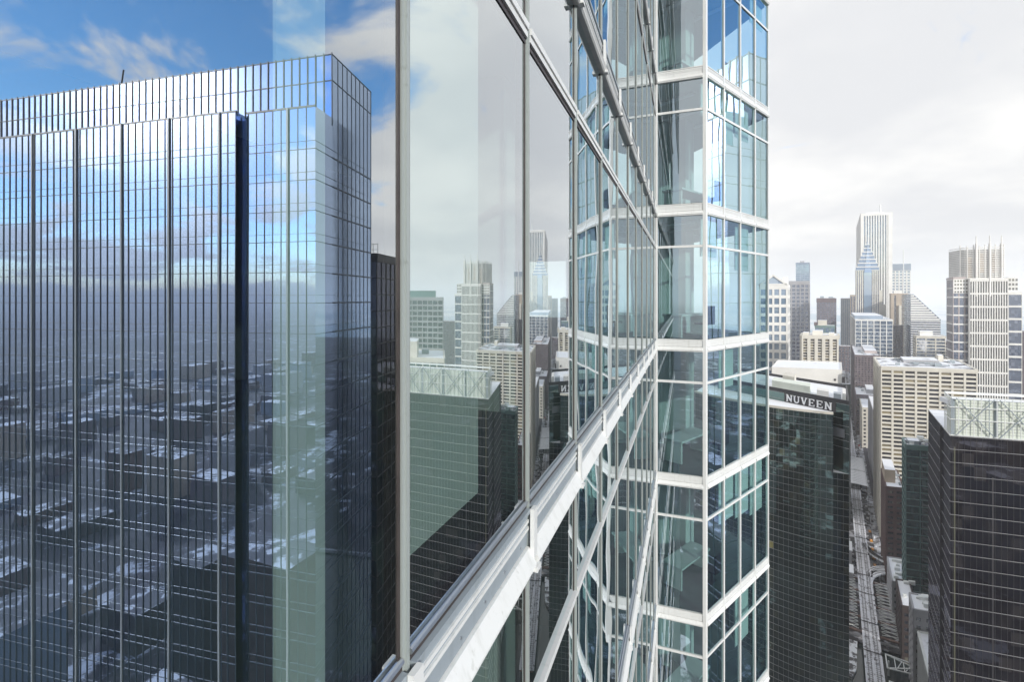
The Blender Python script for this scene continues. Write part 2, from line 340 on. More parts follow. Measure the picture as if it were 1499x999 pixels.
def footprint(xl, xr, xb, YA=None, YB=None, wd=W_):
    """front-left corner at column xl (depth YA) or front-right at xr (depth YB); side runs to column xb, or to length -xb when negative"""
    if YA is not None: A = Vector((px(xl, YA), YA)); B = A + wd * along(A, wd, xr)
    else: B = Vector((px(xr, YB), YB)); A = B + wd * along(B, wd, xl)
    if xb < 0: L = -xb
    elif xb < xl: L = along(A, E_, xb)
    else: L = along(B, E_, xb)
    return A, B, B + E_ * L, A + E_ * L
ROOFS = {}
def gridmass(parent, fp, z0, z1, glass, wall, bay, flo, pw, pp, sh, sp, win=False, faces=(0, 3), cap=1.5, roof='roof', piers=True, spans=True, zoff=0, corner=0, spanwall=None):
    """core of glazing with proud piers and spandrels; fp = A,B,C,D anticlockwise from the front-left corner"""
    fp = [tuple(p) for p in fp]; cen = (sum(p[0] for p in fp) / len(fp), sum(p[1] for p in fp) / len(fp))
    core = MB(); prism(core, fp, z0, z1 - 0.05, top=False)
    core.build('core_wall' if win else 'glazing', wall if win else glass, parent)
    out = []
    n = len(fp)
    for fi in range(n):
        a, b = fp[fi], fp[(fi + 1) % n]; fr = Fr(a, b, ((a[0] + b[0]) - cen[0], (a[1] + b[1]) - cen[1]))
        if fi not in faces: continue
        nb = max(1, round(fr.L / bay)); bw = fr.L / nb
        if piers:
            for k in range(nb + 1):
                w = pw + (corner if k in (0, nb) else 0)
                mb = MB(); a0 = max(0.0, k * bw - w / 2); a1 = min(fr.L, k * bw + w / 2)
                mb.fbox(fr, a0 if k else -pp * 0.0, a1, 0.0, pp, z0, z1 - cap); out.append(('pier', mb, wall))
        if win:
            zt = z1 - cap
            j = 0
            while zt - j * flo - flo > z0 + 1:
                zb = zt - (j + 1) * flo
                for k in range(nb):
                    mb = MB(); p0 = fr.p(k * bw + pw / 2, pp * 0.15, 0); p1 = fr.p((k + 1) * bw - pw / 2, pp * 0.15, 0)
                    u0 = k * 4.0 + 0.1 + fi * 400; v0 = j * 3.4 + 0.1
                    mb.quad([(p0[0], p0[1], zb + sh * .5), (p1[0], p1[1], zb + sh * .5), (p1[0], p1[1], zb + flo - sh * .5), (p0[0], p0[1], zb + flo - sh * .5)], [(u0, v0), (u0 + 3.6, v0), (u0 + 3.6, v0 + 3), (u0, v0 + 3)])
                    out.append(('window', mb, glass))
                j += 1
    if spans:
        j = 0; zt = z1 - cap
        while zt - j * flo > z0 + 1:
            zc = zt - j * flo; mb = MB()
            for fi in range(n):
                a, b = fp[fi], fp[(fi + 1) % n]; fr = Fr(a, b, ((a[0] + b[0]) - cen[0], (a[1] + b[1]) - cen[1]))
                if fi in faces: mb.fbox(fr, 0.002, fr.L - 0.002, 0.001, sp, zc - sh / 2, zc + sh / 2)
            out.append(('spandrel', mb, spanwall or wall)); j += 1
    limited(out, parent, None)
    cp = MB()
    for fi in range(n):
        a, b = fp[fi], fp[(fi + 1) % n]; fr = Fr(a, b, ((a[0] + b[0]) - cen[0], (a[1] + b[1]) - cen[1]))
        cp.fbox(fr, -0.0, fr.L, -0.5, max(pp, sp) + 0.06, z1 - cap, z1 + 0.4)
    cp.build('parapet', wall, parent)
    rf = MB(); q = [Vector(p) for p in fp]; c = Vector(cen)
    rf.quad([(*(c + (p - c) * 0.985), z1 - 0.1) for p in q]); ro = rf.build('roof', M[roof], parent); ro['_o'] = parent['_o']; ROOFS[parent.name] = ro
def penthouse(parent, fp, fa0, fa1, fb0, fb1, z0, h, mat, roof='roofw'):
    A, B, C, D = [Vector(p) for p in fp]
    def P(a, b): return tuple(A + (B - A) * a + (D - A) * b)
    q = [P(fa0, fb0), P(fa1, fb0), P(fa1, fb1), P(fa0, fb1)]
    mb = MB(); prism(mb, q, z0 - 0.1, z0 + h, top=True, mt=1); return mb.build('penthouse', [mat, M[roof]], ROOFS.get(parent.name, parent))
def clutter(parent, fp, z, n, size, mat='alu2', name='roof_unit'):
    A, B, C, D = [Vector(p) for p in fp]
    for k in range(n):
        c = A + (B - A) * random.uniform(.12, .88) + (D - A) * random.uniform(.12, .88); s = size * random.uniform(.5, 1.2)
        mb = MB(); d1 = (B - A).normalized() * s; d2 = (D - A).normalized() * s * random.uniform(.5, 1)
        q = [tuple(c), tuple(c + d1), tuple(c + d1 + d2), tuple(c + d2)]
        prism(mb, q, z - .1, z + s * random.uniform(.4, .7)); mb.build(name, M[mat], ROOFS.get(parent.name, parent))

# ------------------------------------------------------------------ ground, lake, streets
g = MB(); Rr = 45000
g.quad([(-Rr, -Rr, 0), (Rr, -Rr, 0), (Rr, Rr, 0), (-Rr, Rr, 0)])
m, t, o = new_mat('winter_city_ground')
b = N(t, 'ShaderNodeBsdfPrincipled'); t.links.new(b.outputs[0], o.inputs[0]); b.inputs['Roughness'].default_value = 0.85
gg = N(t, 'ShaderNodeTexCoord'); mp = N(t, 'ShaderNodeMapping'); mp.inputs['Rotation'].default_value = (0, 0, R(34)); t.links.new(gg.outputs['Object'], mp.inputs[0])
vo = N(t, 'ShaderNodeTexVoronoi', distance='CHEBYCHEV'); vo.inputs['Scale'].default_value = 0.036; vo.inputs['Randomness'].default_value = 0.65; t.links.new(mp.outputs[0], vo.inputs[0])
sp_ = N(t, 'ShaderNodeSeparateColor'); t.links.new(vo.outputs['Color'], sp_.inputs[0])
nn = N(t, 'ShaderNodeTexNoise'); nn.inputs['Scale'].default_value = 0.05; nn.inputs['Detail'].default_value = 12; nn.inputs['Roughness'].default_value = 0.78; t.links.new(gg.outputs['Object'], nn.inputs[0])
nbig = N(t, 'ShaderNodeTexNoise'); nbig.inputs['Scale'].default_value = 0.0022; nbig.inputs['Detail'].default_value = 5; t.links.new(gg.outputs['Object'], nbig.inputs[0])
sn = maprange(t, math_n(t, 'ADD', math_n(t, 'ADD', math_n(t, 'MULTIPLY', sp_.outputs[0], 0.30), nn.outputs['Fac']), math_n(t, 'MULTIPLY', nbig.outputs['Fac'], 0.5)), 1.02, 1.10, 0, 1)
c = mixcol(t, sp_.outputs[1], (0.022, 0.022, 0.032), (0.075, 0.07, 0.085))
c = mixcol(t, sn, c, (0.62, 0.65, 0.72)); t.links.new(c, b.inputs['Base Color'])
struct('ground', g, m)

lk = MB(); a = Vector((0, 0)) + E_ * 2250; p0 = a - S_ * 42000; p1 = a + S_ * 42000
lk.quad([(*p0, 0.3), (*p1, 0.3), (*(p1 + E_ * 40000), 0.3), (*(p0 + E_ * 40000), 0.3)][::1])
m, t, o = new_mat('frozen_lake')
b = N(t, 'ShaderNodeBsdfPrincipled'); t.links.new(b.outputs[0], o.inputs[0]); b.inputs['Roughness'].default_value = 0.4
gg = N(t, 'ShaderNodeTexCoord'); mp = N(t, 'ShaderNodeMapping'); mp.inputs['Rotation'].default_value = (0, 0, R(34)); mp.inputs['Scale'].default_value = (1, 0.25, 1); t.links.new(gg.outputs['Object'], mp.inputs[0])
nn = N(t, 'ShaderNodeTexNoise'); nn.inputs['Scale'].default_value = 0.0012; nn.inputs['Detail'].default_value = 5; t.links.new(mp.outputs[0], nn.inputs[0])
t.links.new(mixcol(t, maprange(t, nn.outputs['Fac'], 0.42, 0.55, 0, 1), (0.28, 0.42, 0.52), (0.78, 0.80, 0.82)), b.inputs['Base Color'])
struct('lake', lk, m)

def strip(u0, u1, v0, v1, z):
    mb = MB(); mb.quad([(*uv(u0, v1), z), (*uv(u1, v1), z), (*uv(u1, v0), z), (*uv(u0, v0), z)]); return mb
def ubox(mb, u0, u1, v0, v1, z0, z1):
    mb.hexa([(*uv(u0, v1), z0), (*uv(u1, v1), z0), (*uv(u1, v0), z0), (*uv(u0, v0), z0), (*uv(u0, v1), z1), (*uv(u1, v1), z1), (*uv(u1, v0), z1), (*uv(u0, v0), z1)])
struct('road', strip(-30, 1800, -9.0, 9.0, 0.03), M['asphalt'])
mb = MB(); ubox(mb, 40, 1700, 9.0, 13.6, 0, 0.18); struct('pavement', mb, M['pave'])
mb = MB(); ubox(mb, 40, 1700, -12.2, -9.0, 0, 0.18); struct('pavement', mb, M['pave'])
mb = MB()
for k in range(70): ubox(mb, 60 + k * 12, 63 + k * 12, 5.4, 5.55, 0.03, 0.036)
struct('road_marking', mb, paint('worn_road_paint', (0.6, 0.6, 0.6), 0.7))
struct('road', strip(118, 138, 13.6, 260, 0.034), M['asphalt'])
m, t, o = new_mat('river_water'); b = N(t, 'ShaderNodeBsdfPrincipled'); t.links.new(b.outputs[0], o.inputs[0]); b.inputs['Base Color'].default_value = (0.018, 0.03, 0.03, 1); b.inputs['Roughness'].default_value = 0.12
struct('river', strip(-70, 38, -260, 320, 0.05), m)
mb = MB(); ubox(mb, 38, 40, -200, 260, 0, 2.2); struct('river_wall', mb, M['greyst'])

# ------------------------------------------------------------------ elevated railway
RAIL = thing('elevated_railway', 'snow dusted elevated railway running down the middle of the street canyon', 'railway', (*uv(60, 0), 0))
ZT = 6.6
mb = MB(); ubox(mb, -60, 1250, -3.5, 3.5, ZT - 0.9, ZT - 0.05); mb.build('deck_girder', M['rust'], RAIL)
mb = strip(-60, 1250, -3.4, 3.4, ZT); mb.build('track_bed', M['tracksnow'], RAIL)
mb = MB()
for k in range(560): ubox(mb, -60 + k * 1.6, -59.4 + k * 1.6, -2.95, -0.6, ZT, ZT + 0.12); ubox(mb, -60 + k * 1.6, -59.4 + k * 1.6, 0.6, 2.95, ZT, ZT + 0.12)
mb.build('sleeper', paint('snow_crusted_sleeper', (0.50, 0.50, 0.53), 0.9, 0.35, 0.6), RAIL, kind='stuff')
for v in (-2.5, -1.1, 1.1, 2.5):
    mb = MB(); ubox(mb, -60, 1250, v - 0.10, v + 0.10, ZT + 0.12, ZT + 0.34); mb.build('rail', M['railm'], RAIL)
for v in (-3.6, 3.6, 0):
    mb = MB(); w = 0.42 if v else 0.22; ubox(mb, -60, 1250, v - w, v + w, ZT + 0.05, ZT + 0.25); mb.build('walkway', snow_roof('snowy_walkway', (0.16, 0.15, 0.16), 0.75, 0.25, (0.72, 0.73, 0.78)), RAIL)
for k in range(48):
    u = 44 + k * 14
    for v in (-3.2, 3.2):
        mb = MB(); ubox(mb, u, u + .6, v - .3, v + .3, 0, ZT - .9); mb.build('column', M['rust'], RAIL)
for k in range(13):   # cross arms and signal boxes over the tracks
    u = 20 + k * 30 + random.uniform(-4, 4); mb = MB(); ubox(mb, u, u + .4, -4.1, 4.1, ZT + 0.36, ZT + 0.6)
    ubox(mb, u, u + .9, 3.7, 4.4, ZT, ZT + 1.6); mb.build('signal_box', M['darkm'], RAIL)
# curved junction to the south
def arc_track(pts, nm='junction_track'):
    bed = MB(); ra = MB()
    for i in range(len(pts) - 1):
        a = Vector(pts[i]); b = Vector(pts[i + 1]); d = (b - a).normalized(); nrm = Vector((d.y, -d.x))
        P = []
        for p in (a, b):
            P.append((p - nrm * 2.4, p + nrm * 2.4))
        bed.hexa([(*uv(*P[0][1]), ZT - .9), (*uv(*P[1][1]), ZT - .9), (*uv(*P[1][0]), ZT - .9), (*uv(*P[0][0]), ZT - .9), (*uv(*P[0][1]), ZT + 0.02), (*uv(*P[1][1]), ZT + 0.02), (*uv(*P[1][0]), ZT + 0.02), (*uv(*P[0][0]), ZT + 0.02)])
        for s in (-.75, .75): ra.bar((*uv(*(a + nrm * s)), ZT + .2), (*uv(*(b + nrm * s)), ZT + .2), .18, .2)
    bed.build(nm, M['roofw'], RAIL); ra.build('curved_rail', M['railm'], RAIL)
for r0, off in ((30, 0), (25, 4.0)):
    pts = [(128 + off + r0 - r0 * math.sin(t_) + 4, 2 + r0 - r0 * math.cos(t_)) for t_ in [k * math.pi / 2 / 10 for k in range(11)]]
    pts = [(p[0], p[1]) for p in pts] + [(132 + off, 130)]
    arc_track(pts)
for r0, off in ((26, 0), (22, 4)):
    pts = [(132 + off - r0 + r0 * math.sin(t_) - 6, 2 + r0 - r0 * math.cos(t_)) for t_ in [k * math.pi / 2 / 10 for k in range(11)]] + [(126 + off, 130)]
    arc_track(pts)
ST = thing('station', 'elevated railway station under a long ribbed snow covered roof', 'station', (*uv(337, 0), 0))
for k, (a, b) in enumerate(((288, 335), (337, 388))):
    mb = MB(); z = 12.0; pr = [(-10.5, 11.4), (-9, 12.0), (0, 12.5), (9, 12.0), (10.5, 11.4)]
    for (v0, z0), (v1, z1) in zip(pr[:-1], pr[1:]):
        mb.hexa([(*uv(a, v1), z1 - .3), (*uv(b, v1), z1 - .3), (*uv(b, v0), z0 - .3), (*uv(a, v0), z0 - .3), (*uv(a, v1), z1), (*uv(b, v1), z1), (*uv(b, v0), z0), (*uv(a, v0), z0)])
    mb.build('station_roof', M['roofw'], ST)
    mb = MB()
    for j in range(9): 
        u = a + 2 + j * 5.4
        mb.bar((*uv(u, -10), 11.7), (*uv(u, 0), 12.62), .25); mb.bar((*uv(u, 0), 12.62), (*uv(u, 10), 11.7), .25)
    mb.build('roof_rib', M['alu2'], ST)
mb = MB(); ubox(mb, 286, 389, 5.6, 10, ZT, ZT + .5); ubox(mb, 286, 389, -10, -5.6, ZT, ZT + .5); mb.build('platform', M['pave'], ST)
for k in range(9):
    for v in (-9, 9): mb = MB(); ubox(mb, 289 + k * 12, 289.5 + k * 12, v - .2, v + .2, 0, 11.8); mb.build('post', M['rust'], ST)

# river bridge: side girders, cross beams, lattice
BR = thing('truss_bridge', 'rust brown double deck truss bridge with snow on its white top chords', 'bridge', (*uv(70, 0), 0))
for v in (-13.2, 15.5):
    mb = MB(); ubox(mb, 36, 104, v - .7, v + .7, 7.2, 8.2); mb.build('top_chord', M['steelw'], BR)
    mb = MB(); ubox(mb, 36, 104, v - .5, v + .5, 1.8, 2.8); mb.build('bottom_chord', M['rust'], BR)
    for k in range(10):
        u = 36 + k * 7.5; mb = MB(); mb.bar((*uv(u, v), 2.4), (*uv(u, v), 7.6), .5); mb.bar((*uv(u, v), 2.4), (*uv(min(104, u + 7.5), v), 7.6), .4); mb.build('web_member', M['rust'], BR)
for k in range(5):
    u = 38 + k * 16; mb = MB(); ubox(mb, u, u + 1.6, -13, 15.2, 4.6, 5.4); mb.build('cross_beam', M['rust'], BR)
for k in range(4):
    u = 39 + k * 16; mb = MB()
    for j in range(4):
        for (v0, v1) in ((5.5, 15),):
            w = (v1 - v0) / 2; uu = u + j * 3.8 + 1.5
            mb.bar((*uv(uu, v0), 5.6), (*uv(uu + 3, v1), 5.6), .35); mb.bar((*uv(uu + 3, v0), 5.5), (*uv(uu, v1), 5.5), .3)
    mb.build('lattice', M['steelw'], BR)
    mb = MB()
    for j in range(4):
        uu = u + j * 3.8 + 1.5; mb.bar((*uv(uu, -12.5), 5.6), (*uv(uu + 3, -5.5), 5.6), .35); mb.bar((*uv(uu + 3, -12.5), 5.5), (*uv(uu, -5.5), 5.5), .3)
    mb.build('lattice', M['steelw'], BR)
mb = MB(); ubox(mb, 34, 106, -12, 14.5, 1.0, 1.6); mb.build('road_deck', M['asphalt'], BR)
for u0, u1, z_, lab in ((100, 112, 9.0, 'nearer of two small snow capped huts left of the elevated tracks'), (132, 148, 10.5, 'farther and wider of two snow capped huts left of the elevated tracks')):
    hut = thing('trackside_hut', lab, 'hut', (*uv(u0, -10), 0), 'snow capped huts beside the tracks')
    mb = MB(); ubox(mb, u0, u1, -12.6, -6.6, 0, z_); mb.build('wall', M['greyst'], hut)
    mb = MB(); ubox(mb, u0 - .3, u1 + .3, -12.9, -6.2, z_ + .002, z_ + .5); mb.build('roof', M['roofw'], hut)
# white lattice canopy beside the tracks
CN = thing('lattice_frame', 'white steel lattice frame reaching out beside the railway above the river', 'steel frame', (*uv(5, 12), 0))
for (u0, ul) in ((8, 12), (-14, 12)):
    mb = MB(); A0 = (*uv(u0, 5.6), 7.5); B0 = (*uv(u0 + ul, 5.6), 7.5); A1 = (*uv(u0 + 2, 27), 9); B1 = (*uv(u0 + 8, 22), 9)
    for p, q in ((A0, A1), (B0, A1), (A0, B0), (A0, B1), (B0, B1), (B1, A1)): mb.bar(p, q, .5)
    for k in range(1, 6):
        s = k / 6; mb.bar(Vector(A0).lerp(Vector(A1), s), Vector(B0).lerp(Vector(A1), s), .35); mb.bar(Vector(A0).lerp(Vector(A1), s), Vector(B0).lerp(Vector(A1), (s + .14)), .3)
    mb.build('lattice_arm', M['steelw'], CN)
mb = MB()
for q in (uv(14, 6.5), uv(-8, 6.5), uv(12, 20), uv(-10, 20)): mb.bar((*q, 0), (*q, 8), .6)
mb.build('frame_post', M['steelw'], CN)
# snowy quay left of the tracks
mb = MB(); pts = [(36, -12.5), (36, -6.2), (22, -6.8), (8, -7.5), (0, -9.5), (2, -12.8)]
mb.quad([(*uv(*p), 1.2) for p in pts][::-1]); 
for i in range(6):
    p, q = pts[i], pts[(i + 1) % 6]; mb.quad([(*uv(*p), 0), (*uv(*p), 1.2), (*uv(*q), 1.2), (*uv(*q), 0)])
struct('quay', mb, snow_roof('quay_snow', (0.08, 0.075, 0.08), .55, .25))

# street cars
def car(mat, label, cat='car', group='cars in the street canyon'):
    o = thing('parked_car' if mat != 'taxi' else 'taxi', label, cat, (0, 0, 0), group)
    mb = MB()
    mb.hexa([(-2.2, -.9, .35), (2.2, -.9, .35), (2.2, .9, .35), (-2.2, .9, .35), (-2.25, -.88, .85), (2.2, -.88, .8), (2.2, .88, .8), (-2.25, .88, .85)])
    mb.hexa([(-1.9, -.85, .84), (1.2, -.85, .82), (1.2, .85, .82), (-1.9, .85, .84), (-1.4, -.7, 1.42), (.5, -.7, 1.42), (.5, .7, 1.42), (-1.4, .7, 1.42)])
    mb.build('body', M[mat], o)
    for sx in (-1.4, 1.4):
        for sy in (-.85, .85):
            w = MB(); w.tube([(sx, sy - .1, .33), (sx, sy + .1, .33)], .33, 8); w.build('wheel', M['tyre'], o)
    if mat == 'taxi':
        s = MB(); s.box(-.6, -.3, -.3, .3, 1.42, 1.6); s.build('roof_sign', M['letter'], o)
    return o
protos = {}
def place_car(mat, u, v, label):
    if mat not in protos: protos[mat] = car(mat, label); r = protos[mat]
    else:
        s = protos[mat]; r = s.copy(); COL.objects.link(r); r['label'] = label
        for ch in s.children:
            c = ch.copy(); COL.objects.link(c); c.parent = r
    q = uv(u, v); r.location = (q[0], q[1], 0.04); r.rotation_euler = (0, 0, math.atan2(E_.y, E_.x))
place = ['nearest', 'second nearest', 'third nearest', 'fourth nearest', 'farthest']
for i, u in enumerate((140, 152, 168, 184, 203)): place_car('taxi', u, 7.6, f'{place[i]} of the five orange taxis queued beside the railway')
for i, (mm, u, v) in enumerate((('carw', 166, 11.2), ('carw', 232, 7.4), ('cark', 228, 10.5), ('carr', 410, 8), ('carw', 262, 7.6), ('cark', 285, 7.4), ('carw', 420, -8))):
    lab = ['pale car pulled up on the pavement side beside the orange taxis', 'pale car just beyond the queue of orange taxis', 'black car close to the brick tower side of the street', 'red car beyond the snowy station roof', 'pale car near the start of the station roof', 'black car partly under the edge of the station roof', 'pale car beyond the station roof left of the tracks'][i]
    place_car(mm, u, v, lab)
more = [('cark', 150, -7.4), ('carw', 176, -7.6), ('cark', 200, -7.4), ('carw', 215, 11.0), ('cark', 246, 11.2), ('carw', 150, 11.3), ('carw', 300, 11.4), ('cark', 330, 8), ('carw', 440, 8), ('cark', 460, -7.5), ('carw', 500, 8), ('cark', 520, -8), ('carw', 560, 8), ('cark', 590, 8), ('carw', 62, 11), ('cark', 78, 11), ('cark', 92, 8)]
for mm, u, v in more:
    place_car(mm, u, v, ('pale' if mm == 'carw' else 'dark') + ' small car among the street traffic below the elevated tracks')
LP = None
for k in range(14):
    u = 112 + k * 26; v = 9.6
    if LP is None:
        LP = thing('street_lamp', 'thin dark street lamp on the pavement beside the elevated tracks', 'street lamp', (0, 0, 0), 'street lamps along the railway street')
        mb = MB(); mb.tube([(0, 0, 0), (0, 0, 8)], .09, 6); mb.build('pole', M['darkm'], LP)
        mb = MB(); mb.bar((0, 0, 7.9), (1.6, 0, 8.2), .12); mb.build('arm', M['darkm'], LP); mb = MB(); mb.box(1.3, 2.1, -.15, .15, 8.1, 8.3); mb.build('lamp_head', M['alu2'], LP); r = LP
    else:
        r = LP.copy(); COL.objects.link(r)
        for ch in LP.children: c = ch.copy(); COL.objects.link(c); c.parent = r
    q = uv(u, v); r.location = (q[0], q[1], .18)
mb = MB()
for k in range(9): ubox(mb, 139, 142.5, -8 + k * 1.9, -7.2 + k * 1.9, .04, .044)
struct('road_marking', mb, bpy.data.materials['worn_road_paint'])
mb = MB()
for k in range(26):
    u = random.uniform(60, 520); v = random.choice([random.uniform(5.2, 6.2), random.uniform(8.6, 10.2), random.uniform(12, 13.4)]); mb.hexa([(*uv(u, v + .7), .18), (*uv(u + random.uniform(3, 9), v + .7), .18), (*uv(u + 4, v - .5), .18), (*uv(u, v - .4), .18), (*uv(u + .5, v + .3), .8), (*uv(u + 2.5, v + .3), .8), (*uv(u + 2, v), .8), (*uv(u + .6, v), .8)])
o = mb.build('ploughed_snow', M['roofw']); o['kind'] = 'stuff'
TS = thing('traffic_signal', 'small red traffic signal on a post far down the street', 'traffic signal', (*uv(470, 9), 0))
mb = MB(); mb.bar((*uv(470, 9), 0), (*uv(470, 9), 6), .3); mb.build('post', M['darkm'], TS)
mb = MB(); ubox(mb, 469.6, 470.4, 8.2, 9.8, 5, 7); mb.build('signal_head', M['redl'], TS)

# ------------------------------------------------------------------ city buildings seen directly
DUCTS = []
def building(name, label, xl, xr, xb, ytop, YA=None, YB=None, wd=W_, **k):
    fp = footprint(xl, xr, xb, YA, YB, wd); z1 = zy(ytop, fp[0].y if YA is not None else fp[1].y)
    th = thing(name, label, 'building', (*fp[0], 0))
    st = dict(glass=G['dark'], wall=M['greyst'], bay=4, flo=3.6, pw=.8, pp=.35, sh=1.0, sp=.25); st.update({a: b for a, b in k.items()})
    if xr < 1226 and 'faces' not in st: st['faces'] = (0, 1)
    gridmass(th, fp, 0, z1, **st)
    DUCTS.append((th, fp, z1))
    return th, fp, z1

# white cream office block with wide windows
th, fp, z1 = building('office_block', 'cream concrete office block with wide dark windows and snowy flat roof', 1289, 1430, 1280, 537, YA=400, wall=M['cream'], glass=G['win'], bay=7.85, flo=3.42, pw=1.5, pp=.9, sh=1.5, sp=.75, win=True, cap=2.2, roof='roof')
penthouse(th, fp, .30, .70, .45, .8, z1, 3.0, M['greyst']); penthouse(th, fp, .74, .80, .75, .9, z1, 5.5, M['cream']); clutter(th, fp, z1, 14, 4)

# brown brick tower
th, fp, z1 = building('brick_tower', 'dark brown brick tower with small windows and white snow on its stepped roof', 1297, 1323, 1290, 713, YA=335, wall=M['brick'], glass=G['dark'], bay=4.4, flo=3.6, pw=1.9, pp=.25, sh=1.9, sp=.22, win=True, roof='roofw')
penthouse(th, fp, .0, .62, .25, .9, z1, 9, M['tan']); clutter(th, fp, z1, 5, 2)
# teal glass building
th, fp, z1 = building('glass_block', 'narrow teal glass office block with pale green floor lines beside the dark tower', 1326, 1368, 1321, 652, YA=285, wall=M['green'], glass=G['teal'], bay=6, flo=4.2, pw=.35, pp=.3, sh=.4, sp=.35, roof='roofd', cap=2.5)
clutter(th, fp, z1, 8, 3, 'steelw'); penthouse(th, fp, .1, .5, .2, .6, z1, 2, M['alu2'])

# ducts on the snowy roofs
def ducts(th, fp, z, n, r):
    A, B, C, D = [Vector(p) for p in fp]
    for k in range(n):
        a, b = random.uniform(.15, .7), random.uniform(.15, .8); p = A + (B - A) * a + (D - A) * b; q = p + (B - A) * random.uniform(.08, .22); w = q + (D - A) * random.uniform(.03, .1)
        mb = MB(); mb.tube([(p.x, p.y, z + r), (q.x, q.y, z + r), (w.x, w.y, z + r)], r * .5, 6); mb.build('duct', M['alu2'], ROOFS.get(th.name, th))
for t_, f_, z_ in list(DUCTS): ducts(t_, f_, z_, 6, 1.0)
# low white roofs at the foot of the towers
for (lab, xl, xr, xb, yt, YA, mt, rf, sc) in (
    ('low building with long white snow roof beside the railway curve', 1306, 1330, -34, 852, 296, 'greyst', 'roofw', 6),
    ('low dark building with two white snowy roof terraces behind the grey block', 1320, 1342, -30, 888, 262, 'darkb', 'roofw', 6),
    ('grey concrete block with snowy roof plant beside the dark tower', 1337, 1366, -16, 893, 238, 'greyst', 'roofw', 9)):
    fp = footprint(xl, xr, xb, YA); z1 = zy(yt, YA); th = thing('low_building', lab, 'building', (*fp[0], 0))
    gridmass(th, fp, 0, z1, G['dark'], M[mt], 5, 4, 2.2, .2, 2.2, .16, roof=rf, cap=2.5); clutter(th, fp, z1, sc, 3.0, 'steelw')
fp = footprint(1373, 1420, -54, 191.5); z1 = 35; th = thing('low_building', 'dark ribbed low building with a long pointed white snow roof', 'building', (*fp[0], 0))
gridmass(th, fp, 0, z1, G['dark'], M['steelw'], 2.2, 40, .5, .5, .5, .4, roof='roofw', cap=.6)

# slab with grey north face, pale block and others along the south side
building('slab_block', 'plain grey slab building with snow on its roof behind the cream block', 1283.5, 1330, 1271, 617, YA=480, wall=M['greyst'], bay=9, flo=5, pw=8.2, pp=.3, sh=4.4, sp=.25, roof='roofw')
th, fp, z1 = building('pale_block', 'small pale block with punched windows behind the grey slab', 1262, 1300, 1256, 597, YA=640, wall=M['cream2'], bay=6, flo=5, pw=3, pp=.3, sh=2.6, sp=.25, roof='roofw')
th, fp, z1 = building('low_building', 'low masonry building with snowy roof below the old brown building', 1253, 1300, 1249, 578, YA=700, wall=M['brick2'], bay=5, flo=4, pw=2, pp=.3, sh=2, sp=.25, roof='roofw')
penthouse(th, fp, .35, .6, .1, .5, z1, 6, M['greyst']); clutter(th, fp, z1, 10, 4)
th, fp, z1 = building('masonry_building', 'old brown masonry building with pale cornice in front of the blue grid tower', 1251, 1288, 1246, 520, YA=760, wall=M['brick2'], bay=4.2, flo=3.6, pw=1.9, pp=.3, sh=1.7, sp=.25, cap=3)
penthouse(th, fp, .45, .95, .2, .8, z1, 4, M['pink']); clutter(th, fp, z1, 6, 4)
th, fp, z1 = building('apartment_tower', 'blue glass apartment tower in a pale concrete frame below the pyramid topped tower', 1252, 1307, 1245, 468, YA=900, wall=M['whitest'], glass=G['blue'], bay=10, flo=7.0, pw=1.3, pp=.5, sh=.9, sp=.4, cap=2)
penthouse(th, fp, .0, .78, .1, .8, z1, 6.5, M['bluem'])

# north side of the street
th, fp, z1 = building('long_hall', 'long low cream building with plain white snowy roof behind the curved tower', 1130, 1232, -60, 542, YB=430, wall=M['whitest'], glass=G['green'], bay=30, flo=40, pw=28, pp=.4, sh=1, sp=.3, roof='roofw', cap=7)
mb = MB(); mb.fbox(Fr(fp[0], fp[1], (0, 0)), -2, 62, -1, 3.2, 0, z1 - 12); mb.build('lower_storeys', G['green'], th)
mb = MB(); mb.fbox(Fr(fp[0], fp[1], (0, 0)), 8, 9.5, .4, .9, z1 - 9.8, z1 - 8); mb.build('vent', M['darkm'], th)
mb = MB(); mb.fbox(Fr(fp[0], fp[1], (0, 0)), 50, 51.5, .4, .9, z1 - 9.8, z1 - 8); mb.build('vent', M['darkm'], th)
th, fp, z1 = building('apartment_block', 'cream apartment block with scalloped balconies and stepped white roofline', 1173, 1227, -40, 492, YB=560, wall=M['cream'], glass=G['win'], bay=7, flo=3.2, pw=3.4, pp=1.6, sh=1.0, sp=.8, cap=4, roof='roofw')
penthouse(th, fp, .30, .58, .2, .7, z1, 5, M['cream']); penthouse(th, fp, .04, .2, .1, .5, z1, 3, M['cream']); penthouse(th, fp, .75, .9, .1, .5, z1, 3, M['cream'])
